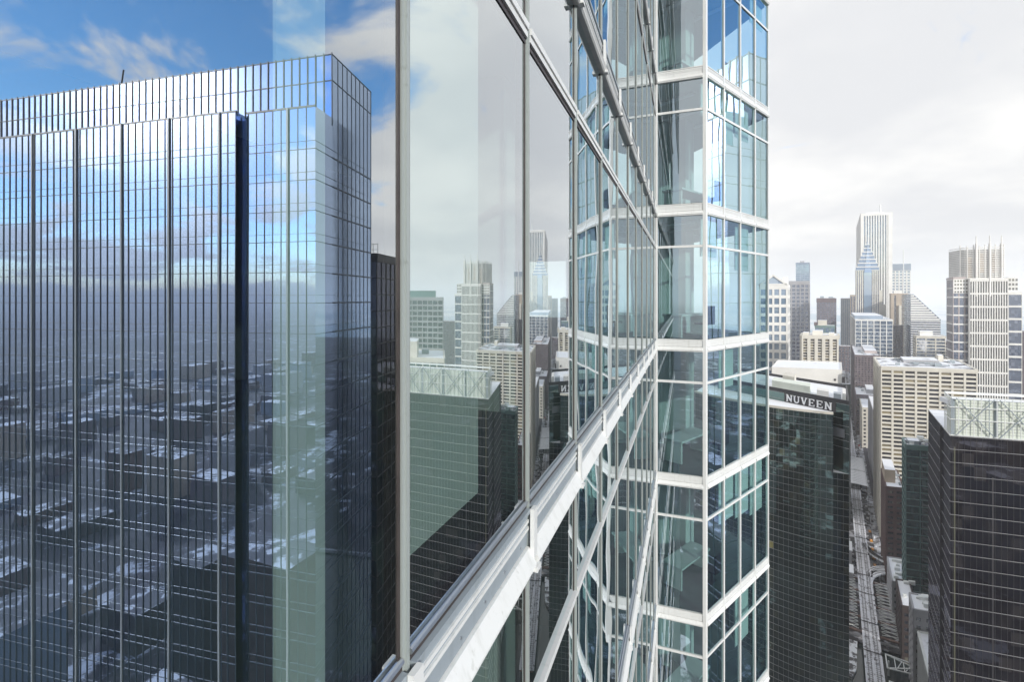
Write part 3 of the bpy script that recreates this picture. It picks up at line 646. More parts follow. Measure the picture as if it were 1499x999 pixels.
# pedimented tower
th, fp, z1 = building('pediment_tower', 'pale stone tower with big square blue windows and a glass pediment', 1112, 1152, -45, 417, YB=640, wall=M['whitest'], glass=G['bluel'], bay=9.2, flo=12.2, pw=2.4, pp=.8, sh=4.2, sp=.6, cap=4)
fr = Fr(fp[0], fp[1], (0, 0)); mb = MB(); L = fr.L
for a0, a1 in ((0.3, L / 2), (L / 2, L - .3)): mb.bar(fr.p(a0, 0, z1 + (0 if a0 < 1 else 13)), fr.p(a1, 0, z1 + (13 if a0 < 1 else 0)), 2.5, 2.2)
mb.bar(fr.p(0, 0, z1 + .5), fr.p(L, 0, z1 + .5), 2.5, 2.0); mb.build('pediment_frame', M['whitest'], th)
mb = MB(); mb.quad([fr.p(.5, -.5, z1), fr.p(L - .5, -.5, z1), fr.p(L / 2, -.5, z1 + 12)], [(0, 0), (9, 0), (4, 5)]); mb.quad([fr.p(.5, -1, z1), fr.p(L / 2, -1, z1 + 12), fr.p(L / 2, -30, z1 + 12), fr.p(.5, -30, z1)]); mb.quad([fr.p(L / 2, -1, z1 + 12), fr.p(L - .5, -1, z1), fr.p(L - .5, -30, z1), fr.p(L / 2, -30, z1 + 12)]); mb.build('pediment_glass', G['bluel'], th)
penthouse(th, fp, .8, .98, .3, .8, z1, 11, M['whitest'])
building('grid_tower', 'dark grey tower with a regular pale grid beside the pedimented tower', 1152.5, 1184, -32, 412, YA=760, wall=M['greyst'], glass=G['blued'], bay=5.7, flo=6.0, pw=1.5, pp=.5, sh=1.6, sp=.4, cap=5)
th, fp, z1 = building('blue_tower', 'slim blue glass tower rising behind the dark grid tower', 1165, 1184.5, -25, 385, YA=900, wall=M['bluem'], glass=G['bluel'], bay=8, flo=4, pw=.5, pp=.2, sh=.9, sp=.3, cap=3)
penthouse(th, fp, .3, .6, .2, .8, z1, 3.5, M['greyst'])
th, fp, z1 = building('dark_block', 'dark purple brown office block with flat top near the lake', 1195.5, 1224, -35, 437, YA=980, wall=M['brick2'], glass=G['blued'], bay=5, flo=4.5, pw=.8, pp=.3, sh=1.6, sp=.4, cap=8)
clutter(th, fp, z1, 5, 6)
th, fp, z1 = building('teal_block', 'teal and white stepped block below the dark flat topped tower', 1193, 1222, -30, 477, YA=820, wall=M['green'], glass=G['bluel'], bay=7, flo=9, pw=1.5, pp=.5, sh=1.0, sp=.4, cap=3)
penthouse(th, fp, .15, .6, .1, .7, z1, 9, M['cream2']); penthouse(th, fp, -.05, .1, .0, .6, z1, 6, M['brick2'])
building('ribbed_tower', 'tall slim tower with blue vertical ribs at the end of the street', 1231, 1245, -30, 437, YA=1500, wall=M['greyst'], glass=G['bluel'], bay=5, flo=200, pw=1.6, pp=.6, sh=1, sp=.4, cap=4, spans=False)
building('ribbed_tower', 'brown ribbed tower squeezed between the blue ribbed one and the pyramid top', 1245, 1252, -30, 432, YA=1400, wall=M['tan'], glass=G['blued'], bay=5, flo=200, pw=2, pp=.6, sh=1, sp=.4, cap=4, spans=False)
building('brown_block', 'low dark brown block closing the end of the street', 1227, 1246, -40, 507, YA=1300, wall=M['brick2'], glass=G['blued'], bay=8, flo=8, pw=3, pp=.5, sh=3, sp=.4)
building('low_building', 'small snowy roofed building at the left kerb near the street end', 1226, 1237, -40, 552, YA=800, wall=M['brick2'], bay=6, flo=4, pw=3, pp=.3, sh=2, sp=.3, roof='roofw', faces=(0, 1))

# white marble tower
fp = footprint(1260, 1306, 1254, 1400); z1 = zy(313, 1400); th = thing('ribbed_skyscraper', 'tallest white skyscraper with fine dark vertical stripes', 'skyscraper', (*fp[0], 0))
gridmass(th, fp, 0, z1, G['dark'], M['whitest'], 6.6, 400, 3.0, 1.2, 1, 1, cap=7, spans=False, corner=8, roof='roofw')
mb = MB(); fr = Fr(fp[0], fp[1], (0, 0)); mb.fbox(fr, fr.L - 10, fr.L + .3, 0, 1.3, 0, z1 - 7); mb.build('corner_pier', M['whitest'], th)
penthouse(th, fp, .25, .8, .2, .8, z1, 12, M['whitest']); mb = MB(); mb.bar(fr.p(55, -20, z1), fr.p(55, -20, z1 + 26), 3.0); mb.build('antenna', M['steelw'], th)
# pyramid topped tower
YP = 1150; fp = footprint(1253.5, 1287, -38, YP); zE = zy(396, YP); zA = zy(357, YP); th = thing('pyramid_skyscraper', 'skyscraper with stepped pyramid top, spire and blue glass centre', 'skyscraper', (*fp[0], 0))
gridmass(th, fp, 0, zE, G['blued'], M['cream2'], 4.4, 300, 1.8, .7, 1.1, .5, cap=1, spans=False)
fr = Fr(fp[0], fp[1], (0, 0)); L = fr.L; n = 7
pc = [Vector(p_) for p_ in fp]; pm = (pc[0] + pc[1] + pc[2] + pc[3]) / 4
for k in range(n):
    s0 = k / n; zz0 = zE + (zA - zE) * k / n; zz1 = zE + (zA - zE) * (k + 1) / n
    q = [tuple(pm + (p_ - pm) * (1 - s0 * .97)) for p_ in pc]
    mb = MB(); prism(mb, q, zz0, zz1 - 1.6); mb.build('pyramid_step', M['palebl'], th)
    q = [tuple(pm + (p_ - pm) * (1.03 - s0 * .97)) for p_ in pc]
    mb = MB(); prism(mb, q, zz1 - 2.2, zz1); mb.build('step_ledge', M['whitest'], th)
mb = MB(); mb.fbox(fr, L * .33, L * .66, 0, 1.2, 0, zE - 6)
ap = (pm.x + fr.n.x * 3, pm.y + fr.n.y * 3, zA + 3); a_, b_, c_, d_ = fr.p(L * .33, 2.6, zE - 6), fr.p(L * .66, 2.6, zE - 6), fr.p(L * .66, -1, zE - 6), fr.p(L * .33, -1, zE - 6)
mb.quad([a_, b_, ap]); mb.quad([b_, c_, ap]); mb.quad([d_, a_, ap]); mb.quad([d_, c_, b_, a_])
mb.build('glass_chevron', G['bluel'], th)
mb = MB(); mb.bar((pm.x, pm.y, zA - 6), (pm.x, pm.y, zA + 6), 2.6); mb.bar((pm.x, pm.y, zA + 6), (pm.x, pm.y, zA + 22), 1.1); mb.build('spire', M['bluem'], th)
for nm, xl_, xr_, yt in (('setback_wing', 1287, 1292, 425), ('setback_wing', 1292, 1297, 446)):
    f2 = footprint(xl_, xr_, -30, YP + 4 - (xl_ - 1287) * .4); mb = MB(); prism(mb, [tuple(p) for p in f2], 0, zy(yt, YP)); mb.build(nm, M['cream2'], th)
# tower right of it
th, fp, z1 = building('hotel_tower', 'pale gridded tower with a blue cap right of the tallest white skyscraper', 1305, 1333, -30, 387, YA=1500, wall=M['whitest'], glass=G['bluel'], bay=10, flo=9, pw=3.5, pp=.6, sh=3, sp=.5, cap=20, roof='roofw')
mb = MB(); fr = Fr(fp[0], fp[1], (0, 0)); mb.fbox(fr, -.5, fr.L + .5, -29, 1.2, z1 - 20, z1 + .6); mb.build('blue_cap', M['bluem'], th)
th, fp, z1 = building('tan_tower', 'plain tan tower with a thin tall mast left of the slanted diamond roof', 1304, 1329, -30, 430, YA=1220, wall=M['tan'], glass=G['dark'], bay=16, flo=300, pw=14, pp=.6, sh=1, sp=.4, cap=5, spans=False)
penthouse(th, fp, .2, .8, .2, .8, z1, 7, M['whitest'])
mb = MB(); fr = Fr(fp[0], fp[1], (0, 0)); mb.bar(fr.p(fr.L * .80, -5, z1), fr.p(fr.L * .80, -5, z1 + 112), 1.6); mb.build('mast', M['steelw'], th)
mb = MB(); mb.fbox(fr, fr.L * .42, fr.L * .62, .6, 6, 0, z1 - 30); mb.build('sunlit_strip', M['cream2'], th)  # paler strip paints the sunlit side of the tan wall
# diamond building
YD = 1000; fp = footprint(1333, 1377, 1320, YD); th = thing('slanted_tower', 'white striped tower whose roof is cut off in a slanted diamond', 'skyscraper', (*fp[0], 0))
fr = Fr(fp[0], fp[1], (0, 0)); L = fr.L; zt = zy(431, YD); zl = zy(466, YD) - 2; sl = Fr(fp[3], fp[0], (0, 0)); DL = sl.L
mb = MB(); A, B, C, D = fp
P = lambda p, z: (p.x, p.y, z)
xm = .10
Mx = A + (B - A) * xm; Nx = D + (C - D) * xm
mb.quad([P(A, 0), P(Mx, 0), P(Mx, zt), P(A, zt)], [(0, 0), (xm * L, 0), (xm * L, zt), (0, zt)]); mb.quad([P(Mx, 0), P(B, 0), P(B, zl), P(Mx, zt)], [(0, 0), (L, 0), (L, zl), (0, zt)])
mb.quad([P(D, 0), P(A, 0), P(A, zt), P(D, zt)], [(0, 0), (DL, 0), (DL, zt), (0, zt)]); mb.quad([P(B, 0), P(C, 0), P(C, zl), P(B, zl)]); mb.quad([P(C, 0), P(D, 0), P(D, zt), P(C, zl)])
mb.build('glazing', G['blued'], th)
mb = MB(); mb.quad([P(A, zt), P(Mx, zt), P(Nx, zt), P(D, zt)]); mb.quad([P(Mx, zt + .1), P(B, zl), P(C, zl), P(Nx, zt + .1)]); mb.build('slanted_roof', M['roofw'], th)
out = []
z = zt - 1.5
while z > 40:
    lim = L if z < zl else xm * L + (L - xm * L) * (zt - z) / (zt - zl)
    b_ = MB(); b_.fbox(fr, 0, max(4, lim - .5), 0, .9, z - (3.2 if z > zl else 1.6), z); out.append(('spandrel', b_, M['whitest']))
    b2 = MB(); b2.fbox(sl, 0, DL, 0, .5, z - 1.6, z); out.append(('side_spandrel', b2, M['bluem']))
    z -= 4.9
limited(out, th, None)
# block before it
th, fp, z1 = building('frame_block', 'grey blue block with pale square frame in front of the slanted roof tower', 1341, 1384, 1337, 492, YA=760, wall=M['cream2'], glass=G['blue'], bay=12, flo=5, pw=1.5, pp=.7, sh=1.6, sp=.6, cap=3)
penthouse(th, fp, .15, .6, .2, .8, z1, 7, M['whitest'])
building('dark_block', 'plain dark violet block between the blue grid tower and the slanted roof tower', 1306, 1322, -30, 477, YA=1080, wall=M['brick2'], glass=G['blued'], bay=8, flo=6, pw=3, pp=.3, sh=3, sp=.3)
building('low_building', 'small block just left of the crowned white tower', 1383, 1392, -25, 500, YA=800, wall=M['greyst'], bay=6, flo=5, pw=2, pp=.3, sh=2, sp=.3, roof='roofw')

# crowned white tower
YC = 560; th = thing('crowned_skyscraper', 'white ribbed skyscraper with a round louvred crown and three thin spires', 'skyscraper', (px(1395, YC), YC, 0))
fpl = footprint(1395, 1421, 1386, YC + 8); zl_ = zy(406, YC)
gridmass(th, fpl, 0, zl_, G['blued'], M['pink'], 6.2, 10.7, 1.1, .3, 1.6, .5, cap=2, spanwall=M['whitest'], roof='roofw')
mb = MB(); fr = Fr(fpl[0], fpl[1], (0, 0)); mb.fbox(fr, 0, 14.5, .3, .62, zl_ - 19, zl_ - 2); mb.build('upper_wall', M['whitest'], th)
for i in range(5):
    for j in range(4):
        mb = MB(); mb.fbox(fr, 1.2 + i * 2.7, 2.8 + i * 2.7, .6, .68, zl_ - 5.4 - j * 4.3, zl_ - 3.2 - j * 4.3); mb.build('small_window', G['dark'], th)
fpc = footprint(1419, 1475, -30, YC); zc = zy(408, YC)
gridmass(th, fpc, 0, zc, G['dark'], M['whitest'], 2.35, 15.3, .95, .8, 2.0, .82, cap=2.5, roof='roofw', faces=(0, 3))
fpr = footprint(1475.5, 1496, -24, YC - 5); zr = zy(428, YC)
gridmass(th, fpr, 0, zr, G['blued'], M['whitest'], 14, 14.6, 1.0, .4, 2.2, .5, cap=2, roof='roofw', faces=(0,))
fpr2 = footprint(1475.5, 1490, -20, YC - 1); mb = MB(); prism(mb, [tuple(p) for p in fpr2], zr - 2, zy(406, YC)); mb.build('shoulder', M['whitest'], th)
fr = Fr(fpr2[0], fpr2[1], (0, 0))
for i in range(3):
    for j in range(3):
        mb = MB(); mb.fbox(fr, .8 + i * 3.1, 2.6 + i * 3.1, 0, .2, zy(426, YC) + 1 + j * 5.2, zy(426, YC) + 3.6 + j * 5.2); mb.build('small_window', G['dark'], th)
# crown: bowed wall of louvres, ribs and spires
Y0 = YC + 6; A = Vector((px(1407, Y0), Y0)); B = A + W_ * along(A, W_, 1471); fr = Fr(A, B, (0, 0)); L = fr.L; zb = zc - 1; zt = zy(361, YC)
cp = []
for k in range(17):
    s = k / 16; cp.append((L * s, 6.0 * math.sin(math.pi * s) ** .6 - 2 if 0 < s < 1 else -2))
mb = MB(); ring = [fr.p(a, b - .8, 0)[:2] for a, b in cp] + [fr.p(L, -26, 0)[:2], fr.p(0, -26, 0)[:2]]; prism(mb, ring, zb, zt - 4); mb.build('crown_drum', M['crown'], th)
z = zb + 1.5; 
while z < zt:
    mb = MB()
    for (a0, b0), (a1, b1) in zip(cp[:-1], cp[1:]): mb.bar(fr.p(a0, b0 + .1, z), fr.p(a1, b1 + .1, z), .7, .9)
    mb.bar(fr.p(0, -2.3, z), fr.p(0, -26, z), .5, .7); mb.build('louvre', M['whitest'], th); z += 2.1
for k, (a, b) in enumerate(cp):
    if k % 2 == 0: mb = MB(); mb.bar(fr.p(a, b, zb), fr.p(a, b, zt + (1 if k % 4 else 2)), .8); mb.build('crown_rib', M['whitest'], th)
for s in (.30, .60, .90):
    b = 6 * math.sin(math.pi * s) ** .6 - 1
    mb = MB(); mb.bar(fr.p(L * s, b, zb - 20), fr.p(L * s, b, zt + 3), 1.7); mb.bar(fr.p(L * s, b, zt), fr.p(L * s, b, zt + 12), .8); mb.build('spire', M['whitest'], th)
for s0, s1, h0, h1 in ((.12, .26, 4, 30), (.36, .52, 12, 34), (.66, .80, 12, 34)):
    mb = MB(); mb.bar(fr.p(L * (s0 + s1) / 2, 4.3, zb + h0), fr.p(L * (s0 + s1) / 2, 4.3, zb + h1), L * (s1 - s0) * .75, .5)
    bb_ = 6 * math.sin(math.pi * (s0 + s1) / 2) ** .6 - 2.2; mb = MB(); mb.fbox(fr, L * (s0 + .02), L * (s1 - .03), bb_ - 3, bb_ - .1, zb + h0 - 4, zb + h1 - 4); mb.build('dark_opening', M['tan'], th)
building('brick_block', 'purple brown block peeping out right of the crowned white tower', 1496.5, 1540, -25, 486, YA=640, wall=M['brick2'], glass=G['blued'], bay=6, flo=4, pw=2.5, pp=.3, sh=2, sp=.3)

# steam over the cream block
bm = bmesh.new(); bmesh.ops.create_icosphere(bm, subdivisions=3, radius=1)
for v in bm.verts: v.co *= 1 + .25 * math.sin(v.co.x * 5 + v.co.z * 4)
me = bpy.data.meshes.new('steam'); bm.to_mesh(me); bm.free(); st = bpy.data.objects.new('steam', me); COL.objects.link(st)
st.location = (px(1351, 520), 520, zy(505, 520)); st.scale = (6.5, 5, 11); st.rotation_euler = (0, R(-25), 0); st['kind'] = 'stuff'
m, t, o = new_mat('steam'); pv = N(t, 'ShaderNodeVolumePrincipled'); pv.inputs['Color'].default_value = (.95, .95, .97, 1)
g_ = N(t, 'ShaderNodeTexCoord'); nz = N(t, 'ShaderNodeTexNoise'); nz.inputs['Scale'].default_value = 2.2; nz.inputs['Detail'].default_value = 4; t.links.new(g_.outputs['Object'], nz.inputs[0])
ln = N(t, 'ShaderNodeVectorMath', operation='LENGTH'); t.links.new(g_.outputs['Object'], ln.inputs[0])
dn = math_n(t, 'MULTIPLY', maprange(t, nz.outputs['Fac'], .42, .7, 0, .55), maprange(t, ln.outputs['Value'], .3, .95, 1, 0)); t.links.new(dn, pv.inputs['Density']); t.links.new(pv.outputs[0], o.inputs['Volume']); me.materials.append(m)

# ------------------------------------------------------------------ dark tower with lattice screen on top
YK = 150; A = Vector((px(1391, YK), YK)); B = A + W_ * 62; LE = along(A, E_, 1359)
fp = [A, B, B + E_ * LE, A + E_ * LE]; zK = zy(638, YK); zS = zy(581, YK)
DT = thing('dark_tower', 'near black glass tower with thin pale floor lines and braced pale rooftop screen', 'skyscraper', (*A, 0))
mb = MB(); prism(mb, [tuple(B), tuple(fp[2]), tuple(fp[3]), tuple(A)][3:] + [tuple(B), tuple(fp[2]), tuple(fp[3])], 0, zK, top=False)
o_ = mb.build('glazing', [G['black'], G['blackn']], DT)
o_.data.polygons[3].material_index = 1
mb = MB(); mb.quad([(p.x, p.y, zK - .05) for p in fp]); mb.build('roof', M['roofw'], DT)
ff = Fr(A, B, (0, 0)); fs = Fr(fp[3], A, (0, 0)); fl = 4.1
for j in range(40):
    z = zK - .15 - j * fl; mb = MB(); mb.fbox(ff, -.12, ff.L, 0, .12, z - .065, z + .065); mb.fbox(fs, 0, fs.L - .0, 0, .118, z - .065, z + .065); mb.build('floor_line', M['linem'], DT)
mb = MB()
for k in range(41): mb.fbox(ff, k * 1.5 + .6, k * 1.5 + .68, 0, .06, 0, zK - .3)
for k in range(28): mb.fbox(fs, k * 1.5 + .6, k * 1.5 + .68, 0, .06, 0, zK - .3)
mb.build('mullion', M['darkm'], DT)
mb = MB(); mb.fbox(ff, .9, 1.3, 0.01, .05, 0, zK - 3.5); mb.build('column_strip', paint('olive_column', (0.075, 0.075, 0.05), .6), DT)
mb = MB(); mb.fbox(ff, 10.4, 10.8, 0.01, .05, 0, zK - 12); mb.build('column_strip', M['darkm'], DT)
mb = MB(); mb.fbox(fs, fs.L - 14.5, fs.L - 13.9, 0, .5, 0, zK); mb.build('corner_fin', M['darkm'], DT)
# rooftop screen
fb = Fr(B - E_ * 0, A); sc = 9.0
scr = Fr(A + E_ * .6, B + E_ * .6, (0, 0)); scs = Fr(A + E_ * sc, A, (0, 0))
mb = MB(); mb.fbox(scr, .5, scr.L, -.35, -.05, zK + .2, zS - .8)
mb.fbox(scs, 0, scs.L - .6, -.75, -.45, zK + .2, zS - .8); mb.build('screen_wall', M['screen'], DT)
mb = MB(); q = [scr.p(.9, -.4, 0)[:2], scr.p(scr.L, -.4, 0)[:2], scr.p(scr.L, -8, 0)[:2], scr.p(.9, -8, 0)[:2]]; prism(mb, q, zS - 3, zS - 1.6); mb.build('screen_roof', M['roofw'], DT)
for z in (zK + .25, zK + 5.2, zK + 9.0, zS):
    mb = MB(); mb.fbox(scr, -.1, scr.L, .5, .72, z - .13, z + .13); mb.fbox(scs, 0, scs.L + .6, 0, .22, z - .13, z + .13); mb.build('screen_rail', M['steelw'], DT)
mb = MB(); bk = Fr(A + E_ * sc, B + E_ * sc, (0, 0)); mb.fbox(bk, 0, bk.L, -.2, .2, zS - .4, zS + .25); mb.build('screen_rail', M['steelw'], DT)
for k in range(32):
    mb = MB(); a = k * 1.9; mb.fbox(scr, a, a + .16, .5, .64, zK, zS); mb.build('screen_post', M['steelw'] if k % 5 else M['alu2'], DT)
for k in range(5):
    mb = MB(); mb.fbox(scs, k * 2.0, k * 2.0 + .16, 0, .14, zK, zS); mb.build('screen_post', M['steelw'], DT)
for z in [zK + 1.2 + i * .93 for i in range(12)]:
    mb = MB(); mb.fbox(scr, 0, scr.L, .3, .36, z, z + .06); mb.build('screen_wire', M['alu2'], DT)
for k in range(6):
    a = 1.2 + k * 10.8; mb = MB(); mb.bar(scr.p(a, .85, zK + .3), scr.p(a + 9.6, .85, zS - .3), .22); mb.bar(scr.p(a, .85, zS - .3), scr.p(a + 9.6, .85, zK + .3), .22); mb.build('cross_brace', M['alu2'], DT)
    mb = MB(); mb.fbox(scr, a - .9, a - .1, -.05, .25, zK, zS - .8); mb.build('screen_column', M['alu2'], DT)

# ------------------------------------------------------------------ curved black tower with the sign
YN = 190; C0 = Vector((px(1243, YN), YN))
NV = thing('curved_tower', 'curved black glass tower with white NUVEEN letters along its flat top', 'skyscraper', (*C0, 0))
zR = zy(588, YN); d1 = Vector((math.sin(R(-25)), math.cos(R(-25))))
P1 = C0 + d1 * 62; fpN = [tuple(P1), tuple(C0), tuple(C0 + E_ * 42), tuple(C0 + E_ * 42 + d1 * 60)]
zSh = zy(611, YN - 3)       # shoulder of the bowed wall
mb = MB(); prism(mb, fpN, 0, zR, top=False); mb.build('upper_glazing', G['nuveen'], NV)
mb = MB(); c_ = Vector((sum(p[0] for p in fpN) / 4, sum(p[1] for p in fpN) / 4)); mb.quad([(*(c_ + (Vector(p) - c_) * .97), zR - 1.2) for p in fpN]); mb.build('roof', M['roofw'], NV)
mb = MB()
for i in range(4): fr = Fr(fpN[i], fpN[(i + 1) % 4], Vector(fpN[i]) * 2 - c_); fr = Fr(fpN[i], fpN[(i + 1) % 4]); s_ = 1 if fr.n.dot((fr.A + fr.B) / 2 - c_) > 0 else -1; fr.n = fr.n * s_; mb.fbox(fr, 0, fr.L, -.6, .05, zR - 1.4, zR + .1)
mb.build('parapet', M['darkm'], NV)
f1 = Fr(C0, P1, (0, 0))
for (a0, a1, b0, b1, h, mt) in ((16, 34, -14, -4, 2.6, 'screen'), (8, 13, -12, -5, 1.6, 'whitest'), (24, 30, -30, -18, 3.6, 'cream'), (3, 6, -9, -4, 1.5, 'alu2'), (1, 2.4, -20, -6, 1.8, 'whitest')):
    q = [C0 + d1 * a_ + E_ * -b_ for a_, b_ in ((a0, b1), (a0, b0), (a1, b0), (a1, b1))]
    mb = MB(); prism(mb, [tuple(p_) for p_ in q][::1], zR - 1.3, zR + h); mb.build('roof_unit', M[mt], NV)
# bowed wall
def arcpts(n=26, L=64, sag=7.5, s0=0.0):
    dc = Vector((math.sin(R(-42)), math.cos(R(-42)))); nn_ = Vector((dc.y, -dc.x)) * -1
    if nn_.dot(-C0) < 0: nn_ = -nn_
    out = []
    for k in range(n + 1):
        s = s0 + (1 - s0) * k / n; q = C0 + dc * L * s + nn_ * sag * 4 * s * (1 - s) * .9
        out.append(q)
    return out
ar = arcpts(); sNotch = 0.0
zNo = zy(695, YN)
def arc_wall(mb, pts, z0, z1):
    u = 0
    for a, b in zip(pts[:-1], pts[1:]):
        l = (b - a).length; mb.quad([(*b, z0), (*a, z0), (*a, z1), (*b, z1)], [(u + l, z0), (u, z0), (u, z1), (u + l, z1)]); u += l
# index where the shoulder starts (column 1218)
i0 = min(range(len(ar)), key=lambda i: abs(CX + ar[i].x / ar[i].y * F - 1219)); i0 = max(1, i0)
i1 = max(0, i0 - 1)
mb = MB(); arc_wall(mb, ar, 0, zNo); arc_wall(mb, ar[i0:], zNo, zSh); q = ar[i0]; bk = C0 + d1 * 4
mb.quad([(*q, zNo), (*(q + E_ * 9), zNo), (*(q + E_ * 9), zSh), (*q, zSh)]); mb.build('curved_glazing', G['nuveen'], NV)
mb = MB(); pl = [tuple(p) for p in ar[i0:]] + [tuple(ar[-1] + E_ * 25), tuple(ar[i0] + E_ * 9)]
mb.quad([(*p, zSh) for p in pl]); mb.quad([(*p, zNo) for p in [tuple(p) for p in ar[:i0 + 1]] + [tuple(ar[i0] + E_ * 9), tuple(C0 + E_ * .5)]]); mb.build('shoulder_roof', M['roofw'], NV)
mb = MB(); 
for a, b in zip(ar[i0:-1], ar[i0 + 1:]): mb.bar((*a, zSh + .1), (*b, zSh + .1), .9, .9)
mb.build('shoulder_coping', M['cream'], NV)
out = []
z = zSh - 2.9
j = 0
while z > 20:
    mb = MB(); pts = ar if z < zNo else ar[i0:]; w = .16 if j != 17 else .34
    for a, b in zip(pts[:-1], pts[1:]): mb.bar((*a, z), (*b, z), .16, w * .75)
    mb.build('floor_line', M['linem'], NV); z -= 2.9; j += 1
fu = Fr(C0, P1, (0, 0))
for k in range(7):
    z = zR - 1.6 - k * 2.9; mb = MB(); mb.fbox(fu, -.05, fu.L, 0, .12, z - .07, z + .07); mb.build('floor_line', M['linem'], NV)
tot = [0.0]
for a, b in zip(ar[:-1], ar[1:]): tot.append(tot[-1] + (b - a).length)
def arc_at(s):
    for i in range(len(ar) - 1):
        if tot[i + 1] >= s: f = (s - tot[i]) / (tot[i + 1] - tot[i]); return ar[i].lerp(ar[i + 1], f)
    return ar[-1]
k = 0
while k * 1.9 < tot[-1]:
    s = k * 1.9; q = arc_at(s); zt_ = zSh if s >= tot[i0] else zNo; mb = MB(); mb.bar((*q, 0), (*q, zt_), .05, .05); mb.build('mullion', M['linem'], NV); k += 1
mb = MB(); fn = Fr(C0, P1, (0, 0)); mb.fbox(fn, 1.5, 62, 0.2, .3, zR - 15, zR - 11.5); mb.build('plant_louvre', curtain('plant_louvre_panel', (0.10, 0.11, 0.13), (0.22, 0.23, 0.25), 1.2, 3.5, .6, .05), NV)
mb = MB(); mb.fbox(fn, 34, 62, .32, .42, zR - 13.8, zR - 10.2); mb.build('pale_louvre', M['screen'], NV)  # paler panel over the far part of the plant louvre
# letters (slab serif strokes), one thing
def letter(ch):
    U = []; b = lambda *a: U.append(a)      # each stroke: x0,y0,x1,y1,thick
    if ch == 'N': U = [(.12, 0, .12, 1, .16), (.68, 0, .68, 1, .16), (.10, .97, .70, .03, .19), (-.02, .03, .26, .03, .08), (-.02, .97, .18, .97, .08), (.54, .97, .82, .97, .08)]
    if ch == 'U': U = [(.12, 1, .12, .3, .17), (.66, 1, .66, .3, .13), (.12, .3, .25, .07, .15), (.25, .07, .53, .07, .14), (.53, .07, .66, .3, .13), (-.02, .97, .28, .97, .08), (.52, .97, .80, .97, .08)]
    if ch == 'V': U = [(.10, 1, .38, 0, .19), (.66, 1, .38, 0, .13), (-.04, .97, .26, .97, .08), (.52, .97, .80, .97, .08)]
    if ch == 'E': U = [(.12, 0, .12, 1, .18), (.0, .96, .66, .96, .10), (.0, .04, .68, .04, .10), (.12, .51, .50, .51, .10), (.66, .96, .66, .76, .08), (.68, .04, .68, .26, .08), (.5, .62, .5, .40, .07)]
    return U
# reading direction runs from far left (column 1152) to near right (column 1220)
aL = along(C0, d1, 1151.5); aR = along(C0, d1, 1220)
SG = MB(); SG.fbox(fn, aR - 1, aL + 1, .10, .16, zR - 5.6, zR - 1.5); SG = SG.build('name_sign', M['darkm'], NV, label='dark sign band with white NUVEEN letters'); SG['_o'] = NV['_o']
hh = 3.0; n_ = 6; step = (aL - aR) / n_ ; zb_ = zR - 4.9
for i, ch in enumerate('NUVEEN'):
    mb = MB(); a_left = aL - step * i - step * .08; sx = step * .80 / .8
    for x0, y0, x1, y1, w in letter(ch):
        p = Vector(fn.p(a_left - x0 * sx, .55, zb_ + y0 * hh)); q = Vector(fn.p(a_left - x1 * sx, .55, zb_ + y1 * hh))
        d = (q - p).normalized(); nrm = Vector((fn.n.x, fn.n.y, 0)); sd = d.cross(nrm).normalized() * w * hh * .5; e = nrm * .14
        mb.hexa([p - sd + e, q - sd + e, q - sd - e, p - sd - e, p + sd + e, q + sd + e, q + sd - e, p + sd - e])
    mb.build('sign_letter', M['letter'], SG)

# ------------------------------------------------------------------ buildings that show only in the window reflections
# facade plane of our own tower
FP = Vector((4.314, 14.38)); FD = Vector((math.sin(R(20.05)), math.cos(R(20.05)))); FN = Vector((FD.y, -FD.x))
def mir(x, y):
    p = Vector((x, y)); d = (p - FP).dot(FN); return p - FN * 2 * d
def mdir(b): return Vector((math.sin(R(b)), math.cos(R(b))))
def malong(A, d, x): return along(A, d, x)
FT = thing('finned_tower', 'mirror glass tower with dark vertical fins reflected in the big window pane', 'skyscraper', (*mir(-45, 75), 0))
dF = Vector((-.970, .242)); dS = Vector((.144, .9895))
Lc = Vector((-.4107 * 60, 60.0)); zLow = H + 24.2
Uc = Lc + dS * 4.15; zUp = H + 359 / 700 * Uc.y
def rp(p): return tuple(mir(p.x, p.y))
def vol(parent, nm, A, wf, dpt, z0, z1, mats, fwd=0):
    # A front-right corner in the mirrored picture
    a = A - dS * fwd; q = [a, a + dF * wf, a + dF * wf + dS * (dpt + fwd), a + dS * (dpt + fwd)]
    pts = [rp(p) for p in q]; mb = MB(); prism(mb, pts, z0, z1, top=True, mt=len(mats) - 1)
    o = mb.build(nm, mats, parent)
    if len(mats) > 2: o.data.polygons[3].material_index = 1
    return q
tN = 10.3
q1 = vol(FT, 'low_volume', Lc, tN, 14, 0, zLow, [G['fin'], G['finside'], M['roofw']])
q2 = vol(FT, 'long_volume', Lc + dF * 11.2, 66, 14, 0, zLow, [G['fin'], G['recess'], M['roofw']], fwd=.95)
vol(FT, 'recess', Lc + dF * tN + dS * 1.2, 1.0, 12, 0, zLow - .4, [G['recess'], M['roofw']])
q3 = vol(FT, 'top_volume', Uc, 82, 11.9, 0, zUp, [G['fin'], G['finside'], M['roofw']])
def mframe(a, b, inside):
    A_, B_ = mir(a.x, a.y), mir(b.x, b.y); fr = Fr(A_, B_); c = mir(inside.x, inside.y)
    if fr.n.dot(c - (A_ + B_) / 2) > 0: fr.n = -fr.n
    return fr
inn = Lc + dF * 30 + dS * 8
fr1 = mframe(q1[0], q1[1], inn); fr2 = mframe(q2[0], q2[1], inn); fr3 = mframe(q3[0], q3[1], inn); fr3s = mframe(q3[3], q3[0], inn + dS * 2 - dF * 4); fr1s = mframe(q1[3], q1[0], inn)
